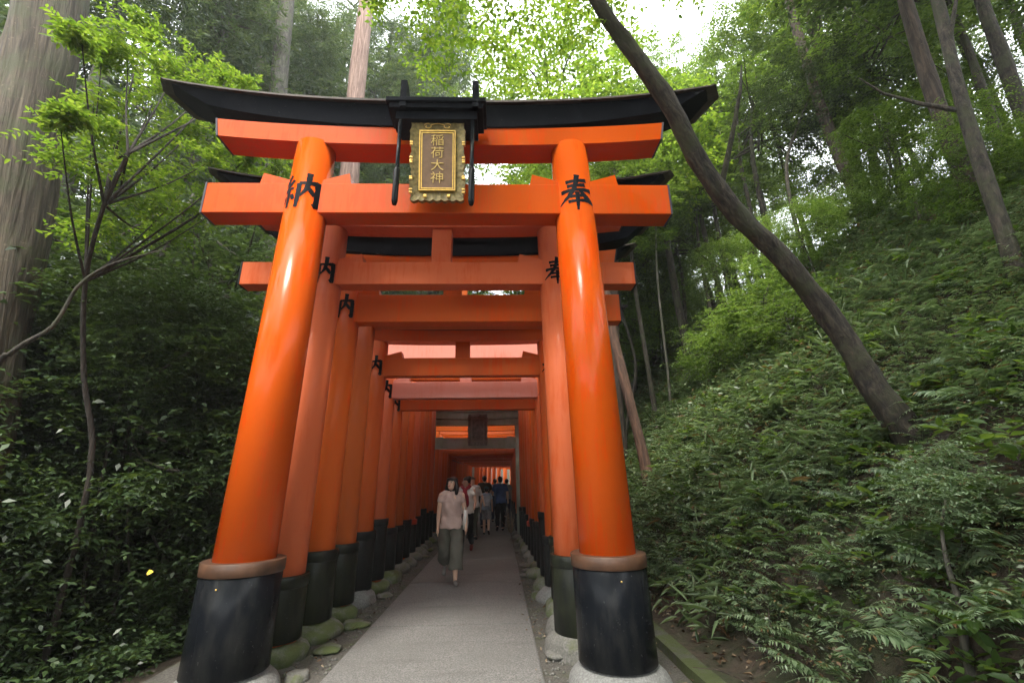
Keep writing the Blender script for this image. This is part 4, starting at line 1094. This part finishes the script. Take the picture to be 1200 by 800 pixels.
# ------------------------------------------------------------------ people
def cloth(name, c, var=.18): return simple(name, c, .85, var, 6, bump=.25)
SKIN = simple('skin', (.56, .36, .26), .5, .08, 5, bump=0)
HAIR = simple('dark_hair', (.014, .010, .009), .4, .3, 30, stretch=(8, 8, 1))
HAIR_G = simple('greying_hair', (.10, .095, .09), .5, .3, 30)
EYE = simple('dark_eye', (.01, .008, .008), .2, 0, 1, bump=0); LIP = simple('lip', (.36, .12, .10), .5, 0, 1, bump=0); EYEW = simple('eye_white', (.6, .58, .55), .3, 0, 1, bump=0)

def ico(mb_v, c, r, sub=2):
    bm = bmesh.new(); bmesh.ops.create_icosphere(bm, subdivisions=sub, radius=1)
    V = [(c[0] + v.co.x * r[0], c[1] + v.co.y * r[1], c[2] + v.co.z * r[2]) for v in bm.verts]
    F = [tuple(v.index for v in f.verts) for f in bm.faces]; bm.free(); mb_v.add(V, F, True)
def caps(mb, pts, rad, sub=2, seg=12):
    for i in range(len(pts) - 1): mb.tube([pts[i], pts[i+1]], [rad[i], rad[i+1]], seg)
    for p, r in zip(pts, rad): ico(mb, p, (r, r, r), sub)
def loft(mb, rings, n=20):
    """closed loft through (centre, rx, ry) rings, flat ends"""
    V = []; m = len(rings)
    for c, rx, ry in rings:
        for k in range(n):
            a = 2*math.pi*k/n; V.append((c[0] + rx*math.cos(a), c[1] + ry*math.sin(a), c[2]))
    F = [(i*n+k, i*n+(k+1)%n, (i+1)*n+(k+1)%n, (i+1)*n+k) for i in range(m-1) for k in range(n)]
    F += [tuple(range(n))[::-1], tuple((m-1)*n+k for k in range(n))]
    mb.add(V, F, True)
def fuse(mb, name, mat, parent, vox, smooth=3, fold=0.0):
    me = mb.mesh(name); o = bpy.data.objects.new('fuse_tmp', me); COL.objects.link(o)
    m = o.modifiers.new('r', 'REMESH'); m.mode = 'VOXEL'; m.voxel_size = vox; m.use_smooth_shade = True
    s = o.modifiers.new('s', 'SMOOTH'); s.factor = .5; s.iterations = smooth
    bpy.context.view_layer.update()
    nm = bpy.data.meshes.new_from_object(o.evaluated_get(bpy.context.evaluated_depsgraph_get()))
    bpy.data.objects.remove(o); bpy.data.meshes.remove(me); nm.name = name
    if fold:                       # soft creases in cloth
        n = len(nm.vertices); c = np.empty(n * 3, np.float32); nm.vertices.foreach_get('co', c); c = c.reshape(-1, 3)
        no = np.array([v.normal for v in nm.vertices])
        a = np.arctan2(c[:, 1], c[:, 0] + .001)
        f = np.sin(a * 7 + c[:, 2] * 9) * .5 + np.sin(c[:, 0] * 38 + c[:, 2] * 26 + 1) * .6 + np.sin(c[:, 2] * 34 - c[:, 0] * 17) * .4
        c += no * (f * fold)[:, None]
        nm.vertices.foreach_set('co', c.astype(np.float32).ravel()); nm.update()
    return link(name, nm, mat, parent, smooth=True)

def person(loc, rz, H, label, top_m, leg_m, shoe_m, hair='bob', hair_m=HAIR, swing=.3, legs='long', sleeve=.45, arms=((.1, .1, .25), (.1, -.15, .35)), head=(0, 0), vox=.012, build=1.0, hem=.80, wide=1.0, group='visitors on the path', hat=None):
    """figure facing -Y; arms = (out, forward swing, elbow bend) for its right and left side; head = (turn, lift)"""
    k = H / 1.6
    root = empty('person', loc, rz); root.scale = (k, k, k)
    tag(root, label, 'person', group)
    J = {}
    for s, sw in ((-1, -swing), (1, swing)):       # swing > 0 : left leg forward
        hip = Vector((s*.082, 0, .84)); flex = .12 if sw > 0 else .12 + abs(sw) * 1.5
        th = sw * .9
        knee = hip + Vector((0, -math.sin(th) * .40, -math.cos(th) * .40)); a2 = th - flex
        ank = knee + Vector((0, -math.sin(a2) * .385, -math.cos(a2) * .385))
        pit = max(-.1, -a2 * .9) if sw < 0 else -.05
        toe = ank + Vector((s*.015, -math.cos(pit) * .125, -.05 - math.sin(pit) * .125)); heel = ank + Vector((0, .045 * math.cos(pit), -.05 + .05 * math.sin(pit)))
        J[s] = [hip, knee, ank, toe, heel]
    low = min(min(j[3].z, j[4].z) for j in J.values()) - .03
    for s in J: J[s] = [p - Vector((0, 0, low)) for p in J[s]]
    dz = -low
    def up(x, y, z): return Vector((x, y, z + dz))
    body = MB(); b = build
    ico(body, up(0, 0, .88), (.145*b, .105*b, .115), 3); ico(body, up(0, 0, 1.02), (.12*b, .09*b, .14), 3); ico(body, up(0, -.005, 1.2), (.15*b, .105*b, .16), 3)
    caps(body, [up(-.155*b, 0, 1.315), up(0, .01, 1.335), up(.155*b, 0, 1.315)], [.05, .06, .05])
    caps(body, [up(0, .012, 1.33), up(0, 0, 1.43)], [.05, .045])
    hc = up(0, -.012, 1.49); yaw, lift = head
    HR = Matrix.Rotation(yaw, 3, 'Z') @ Matrix.Rotation(-lift, 3, 'X')
    def hp(x, y, z): return hc + HR @ Vector((x, y, z))
    ico(body, hp(0, .01, .03), (.074, .088, .084), 3); ico(body, hp(0, -.022, -.035), (.056, .06, .07), 3); ico(body, hp(0, -.05, -.078), (.028, .025, .024))
    caps(body, [hp(0, -.082, .022), hp(0, -.101, -.022)], [.008, .0135])
    for s in (-1, 1): ico(body, hp(s*.075, .012, .0), (.012, .02, .03))
    for s in (-1, 1):
        hip, knee, ank, toe, heel = J[s]
        caps(body, [hip, hip*.5 + knee*.5, knee, knee*.65 + ank*.35, ank], [.085*b, .07*b, .052, .05, .033])
        caps(body, [heel, ank - Vector((0, 0, .03)), toe], [.026, .032, .022])
        out, fw, bend = arms[0 if s < 0 else 1]
        sh = up(s*.172*b, 0, 1.31)
        d = Vector((s*math.sin(out), -math.sin(fw)*math.cos(out), -math.cos(fw)*math.cos(out)))
        el = sh + d * .265
        f2 = fw + bend; d2 = Vector((s*math.sin(out*.3), -math.sin(f2), -math.cos(f2))).normalized()
        wr = el + d2 * .225
        caps(body, [sh, sh*.5 + el*.5, el, el*.6 + wr*.4, wr], [.046, .042, .035, .035, .024])
        pal = wr + d2 * .075; caps(body, [wr + d2*.01, pal], [.024, .026])
        crv = Vector((-s*.4, -.35, 0))
        for f in range(4):
            o_ = Vector((0, -.027 + .018*f, 0)); l_ = (.062, .07, .066, .05)[f]
            p0 = pal + o_ * .8; p1 = p0 + d2 * l_ * .55 + crv * .008; p2 = p1 + (d2 + crv * .6).normalized() * l_ * .45
            caps(body, [p0, p1, p2], [.009, .0085, .0075], 1, 8)
        t0 = wr + d2*.03 + Vector((0, -.02, 0)); t1 = t0 + (d2 + Vector((-s*.2, -.7, 0))).normalized()*.035; t2 = t1 + (d2 + Vector((-s*.3, -.2, 0))).normalized()*.03
        caps(body, [t0, t1, t2], [.011, .010, .0085], 1, 8)
        J[(s, 'arm')] = (sh, el, wr, d, d2, pal)
    fuse(body, 'body', SKIN, root, vox, 3)
    # face
    if vox < .011:
        for s in (-1, 1):
            mb = MB(); ico(mb, hp(s*.03, -.073, .012), (.016, .009, .008)); mb.build('eye', EYEW, root)
            mb = MB(); ico(mb, hp(s*.03, -.079, .012), (.009, .005, .008)); mb.build('iris', EYE, root)
            mb = MB(); caps(mb, [hp(s*.014, -.078, .034), hp(s*.032, -.079, .039), hp(s*.05, -.066, .033)], [.005, .006, .004], 1, 6); mb.build('eyebrow', HAIR, root)
        mb = MB(); ico(mb, hp(0, -.082, -.05), (.024, .009, .009)); mb.build('mouth', LIP, root)
    # hair
    mb = MB()
    ico(mb, hp(0, .024, .045), (.086, .092, .086), 3)
    if hair == 'bob':
        ico(mb, hp(0, .05, -.05), (.10, .075, .13), 3)
        for s in (-1, 1): caps(mb, [hp(s*.062, -.03, .07), hp(s*.09, .0, .0), hp(s*.098, .015, -.08), hp(s*.09, .03, -.15)], [.028, .03, .036, .028])
        caps(mb, [hp(-.055, -.066, .062), hp(.0, -.08, .068), hp(.055, -.066, .062)], [.018, .02, .018])
    elif hair == 'bun':
        ico(mb, hp(0, .07, .10), (.05, .05, .045), 2); caps(mb, [hp(-.06, -.04, .07), hp(.06, -.04, .07)], [.03, .03])
    else:
        ico(mb, hp(0, .05, .0), (.072, .05, .07), 2); caps(mb, [hp(-.05, -.06, .08), hp(.05, -.06, .08)], [.02, .02])
    fuse(mb, 'hair', hair_m, root, max(vox, .01), 3)
    if hat is not None:
        mb = MB(); ico(mb, hp(0, .01, .065), (.094, .10, .075), 3); mb.build('cap', hat, root)
    # top
    mb = MB(); q = 1.0
    caps(mb, [up(-.150*b, 0, 1.318), up(0, .01, 1.338), up(.150*b, 0, 1.318)], [.063, .07, .063])
    loft(mb, [(up(0, 0, hem), .195*b, .158*b), (up(0, 0, hem + .06), .188*b, .150*b), (up(0, .0, .98), .16*b, .122*b), (up(0, -.005, 1.12), .168*b, .128*b), (up(0, -.005, 1.22), .172*b, .126*b), (up(0, 0, 1.29), .15*b, .10*b), (up(0, .008, 1.35), .088*b, .072), (up(0, .012, 1.375), .066, .058)], 28)
    for s in (-1, 1):
        sh, el, wr, d, d2, pal = J[(s, 'arm')]
        e = sh + d * .265 * min(1, sleeve)
        pts = [sh - Vector((s*.06, 0, -.005)), sh - Vector((s*.012, 0, .004)), e]; rad = [.05, .053, .055]
        if sleeve > 1: pts.append(el + d2 * .225 * (sleeve - 1)); rad = [.055, .058, .05, .042]
        mb.tube(pts, rad, 14)
    fuse(mb, 'shirt', top_m, root, max(.009, vox), 2, .009)
    # trousers
    mb = MB()
    ico(mb, up(0, 0, .86), (.152*b, .114*b, .115), 3)
    for s in (-1, 1):
        hip, knee, ank, toe, heel = J[s]
        if legs == 'shorts': pts = [hip, hip*.5+knee*.5, hip*.1 + knee*.9]; rad = [.1*b, .092*b, .088*b]
        elif legs == 'wide': pts = [hip + Vector((s*.01, 0, 0)), hip*.5+knee*.5 + Vector((s*.012, 0, 0)), knee + Vector((s*.012, 0, 0)), knee*.33 + ank*.67 + Vector((s*.008, 0, 0))]; rad = [.102*b, .105*b, .106, .116]
        else: pts = [hip, hip*.5+knee*.5, knee, knee*.5+ank*.5, ank*.98 + knee*.02]; rad = [.1*b, .086*b, .07, .066, .062]
        mb.tube(spline(pts, 10), [float(np.interp(t, np.linspace(0, 1, len(rad)), rad)) for t in np.linspace(0, 1, 11)], 16)
    fuse(mb, 'shorts' if legs == 'shorts' else 'trousers', leg_m, root, max(.009, vox), 2, .008)
    for s in (-1, 1):
        hip, knee, ank, toe, heel = J[s]
        mb = MB(); caps(mb, [heel + Vector((0, .004, 0)), heel*.5 + toe*.5 + Vector((0, 0, .002)), toe + Vector((0, -.012, 0))], [.036, .041, .036]); fuse(mb, 'shoe', shoe_m, root, .008, 2)
    return root, J, up, k

BEIGE = cloth('dusty_pink_jersey', (.42, .31, .275)); OLIVE = cloth('grey_olive_cloth', (.105, .10, .082), .12); FLAT = cloth('grey_shoe', (.17, .155, .145))
WHITE = cloth('white_cloth', (.62, .60, .57)); RED = cloth('dark_red_cloth', (.22, .012, .02)); BLK = cloth('black_cloth', (.012, .012, .014)); BLUE = cloth('slate_blue_cloth', (.045, .085, .20))
PALEB = cloth('pale_blue_cloth', (.33, .42, .52)); DENIM = cloth('navy_cloth', (.03, .04, .07)); GREY = cloth('grey_cloth', (.22, .22, .23)); GREENB = cloth('dark_olive_cloth', (.05, .05, .035)); TEAL = cloth('teal_cap_cloth', (.05, .11, .13)); REDSHOE = cloth('red_shoe', (.16, .03, .03))
def ground_at(px, Y): p = at(px, 600, Y); return Vector((p.x, Y, .036))

w = ground_at(529, 8.05)
person(w, R(6), 1.6, 'woman in dusty pink top and wide olive trousers walking towards the viewer', BEIGE, OLIVE, FLAT, 'bob', HAIR, .33, 'wide', .42, ((.12, .05, .12), (.2, -.12, .4)), (R(-32), R(12)), .008, 1.0, .80)
# her white bag, held against the far arm
bx = empty('tote_bag', w + Vector((.225, .10, .98))); tag(bx, 'slim white bag hanging from the shoulder of the woman in pink', 'bag')
mb = MB(); loft(mb, [(Vector((0, 0, -.20)), .04, .12), (Vector((0, 0, -.1)), .05, .13), (Vector((0, 0, .1)), .035, .12)], 16); mb.build('bag_body', WHITE, bx)
mb = MB(); mb.tube([(-.0, -.1, .09), (-.05, -.05, .3), (-.06, .0, .36), (-.05, .06, .3), (0, .1, .09)], [.008] * 5, 6); mb.build('strap', WHITE, bx)
w2 = ground_at(546, 11.6)
r2, J2, up2, k2 = person(w2, R(-8), 1.64, 'woman with hair up in white top and dark red scarf behind the first woman', WHITE, BLK, REDSHOE, 'bun', HAIR, -.2, 'long', .5, ((.12, -.1, .3), (.22, .15, .9)), (R(-70), R(0)), .010)
mb = MB(); caps(mb, [up2(-.10, -.02, 1.385), up2(-.05, -.10, 1.36), up2(0, -.125, 1.30), up2(.05, -.10, 1.36), up2(.10, -.02, 1.385), up2(0, .08, 1.41), up2(-.10, -.02, 1.385)], [.036] * 7)
caps(mb, [up2(.01, -.135, 1.30), up2(.045, -.155, 1.16), up2(.05, -.16, .98)], [.034, .05, .05])
caps(mb, [up2(-.01, -.135, 1.30), up2(-.05, -.155, 1.18), up2(-.06, -.16, 1.04)], [.034, .05, .045])
fuse(mb, 'scarf', RED, r2, .012, 2, .004)
w3 = ground_at(553, 14.2)
person(w3, R(10), 1.68, 'grey haired visitor in loose white shirt following the woman with hair up', WHITE, GREENB, BLK, 'short', HAIR_G, .2, 'long', .8, ((.15, .1, .3), (.35, .1, .7)), (R(30), 0), .012, 1.12)
w4 = ground_at(570, 15.4)
person(w4, R(180), 1.40, 'child in pale blue shirt and teal cap seen from behind', PALEB, GREY, BLK, 'short', HAIR, .22, 'shorts', .5, ((.15, .1, .3), (.15, -.1, .3)), (0, 0), .012, .92, .82, hat=TEAL)
w5 = ground_at(586, 16.6)
person(w5, R(180), 1.72, 'man in slate blue shirt and black trousers seen from behind', BLUE, BLK, BLK, 'short', HAIR, -.18, 'long', .6, ((.18, .1, .5), (.18, -.05, .4)), (R(20), 0), .012, 1.15)
w6 = ground_at(567.5, 17.6)
person(w6, R(180), 1.76, 'man in dark olive shirt with open arms seen behind the capped child', GREENB, DENIM, BLK, 'short', HAIR, .15, 'long', .6, ((.3, .1, .6), (.3, .1, .5)), (0, 0), .013, 1.12)
w7 = ground_at(580, 20.5)
person(w7, R(180), 1.70, 'visitor in pale blue top farther up the path', PALEB, DENIM, BLK, 'short', HAIR, .2, 'long', .6, vox=.014)
w8 = ground_at(594, 21.5)
person(w8, R(180), 1.70, 'visitor in light grey top farthest up the path', GREY, DENIM, BLK, 'short', HAIR, -.2, 'long', .6, vox=.014)
def backpack(p, W, H, D, mat, label):
    r_ = empty('backpack', p); tag(r_, label, 'backpack')
    mb = MB(); mb.box(-W/2, W/2, -D, 0, -H/2, H/2); mb.build('pack', mat, r_, bevel=.04)
    for s in (-1, 1):
        mb = MB(); mb.tube([(s*W*.36, .01, H*.4), (s*W*.40, .1, H*.58), (s*W*.42, .24, H*.3), (s*W*.44, .2, -H*.1), (s*W*.4, .02, -H*.4)], [.014] * 5, 6); mb.build('strap', mat, r_)
    mb = MB(); mb.box(-W*.35, W*.35, -D - .03, -D - .002, -H*.4, 0); mb.build('pocket', mat, r_, bevel=.012)
backpack(w4 + Vector((0, -.115, .98)), .25, .32, .10, simple('pale_backpack_cloth', (.42, .46, .5), .8), 'pale backpack worn by the capped child')
mbag = w5 + Vector((-.24, -.06, .95)); backpack(mbag, .2, .36, .14, simple('navy_backpack_cloth', (.02, .03, .06), .8), 'navy bag slung beside the man in slate blue')
# dry stalks at the path edge, near the man in blue
p = ground_at(598, 16.2); mb = MB(); r4 = random.Random(4)
for k in range(26):
    a = r4.uniform(0, 6.28); l_ = r4.uniform(.3, .85); o2 = Vector((math.cos(a), math.sin(a), 0))
    mb.tube([o2*.04, o2*.1 + Vector((0, 0, l_*.5)), o2*r4.uniform(.12, .3) + Vector((0, 0, l_))], [.009, .007, .003], 5)
o = mb.build('dry_stalks', simple('dry_stalk', (.30, .22, .14), .8), None, (p.x, p.y, .0)); tag(o, 'clump of dry tan stalks standing at the path edge beside the man in slate blue', 'plant')

# ------------------------------------------------------------------ hazy air
mb = MB(); mb.box(-200, 200, -90, 300, -12, 60)
t = NT('haze_air'); pv = t.n('ShaderNodeVolumePrincipled'); pv.inputs['Color'].default_value = (.92, .95, .95, 1); pv.inputs['Density'].default_value = .0014; pv.inputs['Anisotropy'].default_value = .3
t.l(pv.outputs[0], t.out.inputs['Volume'])
hz = mb.build('haze', t.m); hz['kind'] = 'stuff'
# ------------------------------------------------------------------ light
W = bpy.data.worlds.new('World'); S.world = W; W.use_nodes = True
nt = W.node_tree; bg = nt.nodes['Background']
sky = nt.nodes.new('ShaderNodeTexSky'); sky.sky_type = 'NISHITA'; sky.sun_disc = False
EL, AZ = R(58), R(200)
sky.sun_elevation = EL; sky.sun_rotation = AZ; sky.air_density = 1.2; sky.dust_density = 5.0; sky.ozone_density = 1.0
mx = nt.nodes.new('ShaderNodeMix'); mx.data_type = 'RGBA'; mx.inputs[0].default_value = .75   # a bright cloud layer over the blue
mx.inputs[7].default_value = (8.2, 8.5, 8.6, 1)
nt.links.new(sky.outputs[0], mx.inputs[6]); nt.links.new(mx.outputs[2], bg.inputs['Color'])
bg.inputs['Strength'].default_value = .12
sl = bpy.data.lights.new('sun', 'SUN'); sl.energy = 1.2; sl.angle = R(14); sl.color = (1, .96, .88)
so = bpy.data.objects.new('sun', sl); COL.objects.link(so)
dirv = Vector((math.sin(AZ) * math.cos(EL), math.cos(AZ) * math.cos(EL), math.sin(EL)))   # towards the sun
so.rotation_euler = dirv.to_track_quat('Z', 'Y').to_euler()

S.view_settings.view_transform = 'Standard'; S.view_settings.look = 'None'; S.view_settings.gamma = 1
S.view_settings.exposure = 2.5
S.render.engine = 'CYCLES'
c = S.cycles; c.use_denoising = True; c.max_bounces = 7; c.diffuse_bounces = 4; c.glossy_bounces = 3; c.transmission_bounces = 4; c.transparent_max_bounces = 4
c.use_adaptive_sampling = True; c.adaptive_threshold = .008; c.sample_clamp_indirect = 6
S.render.film_transparent = False
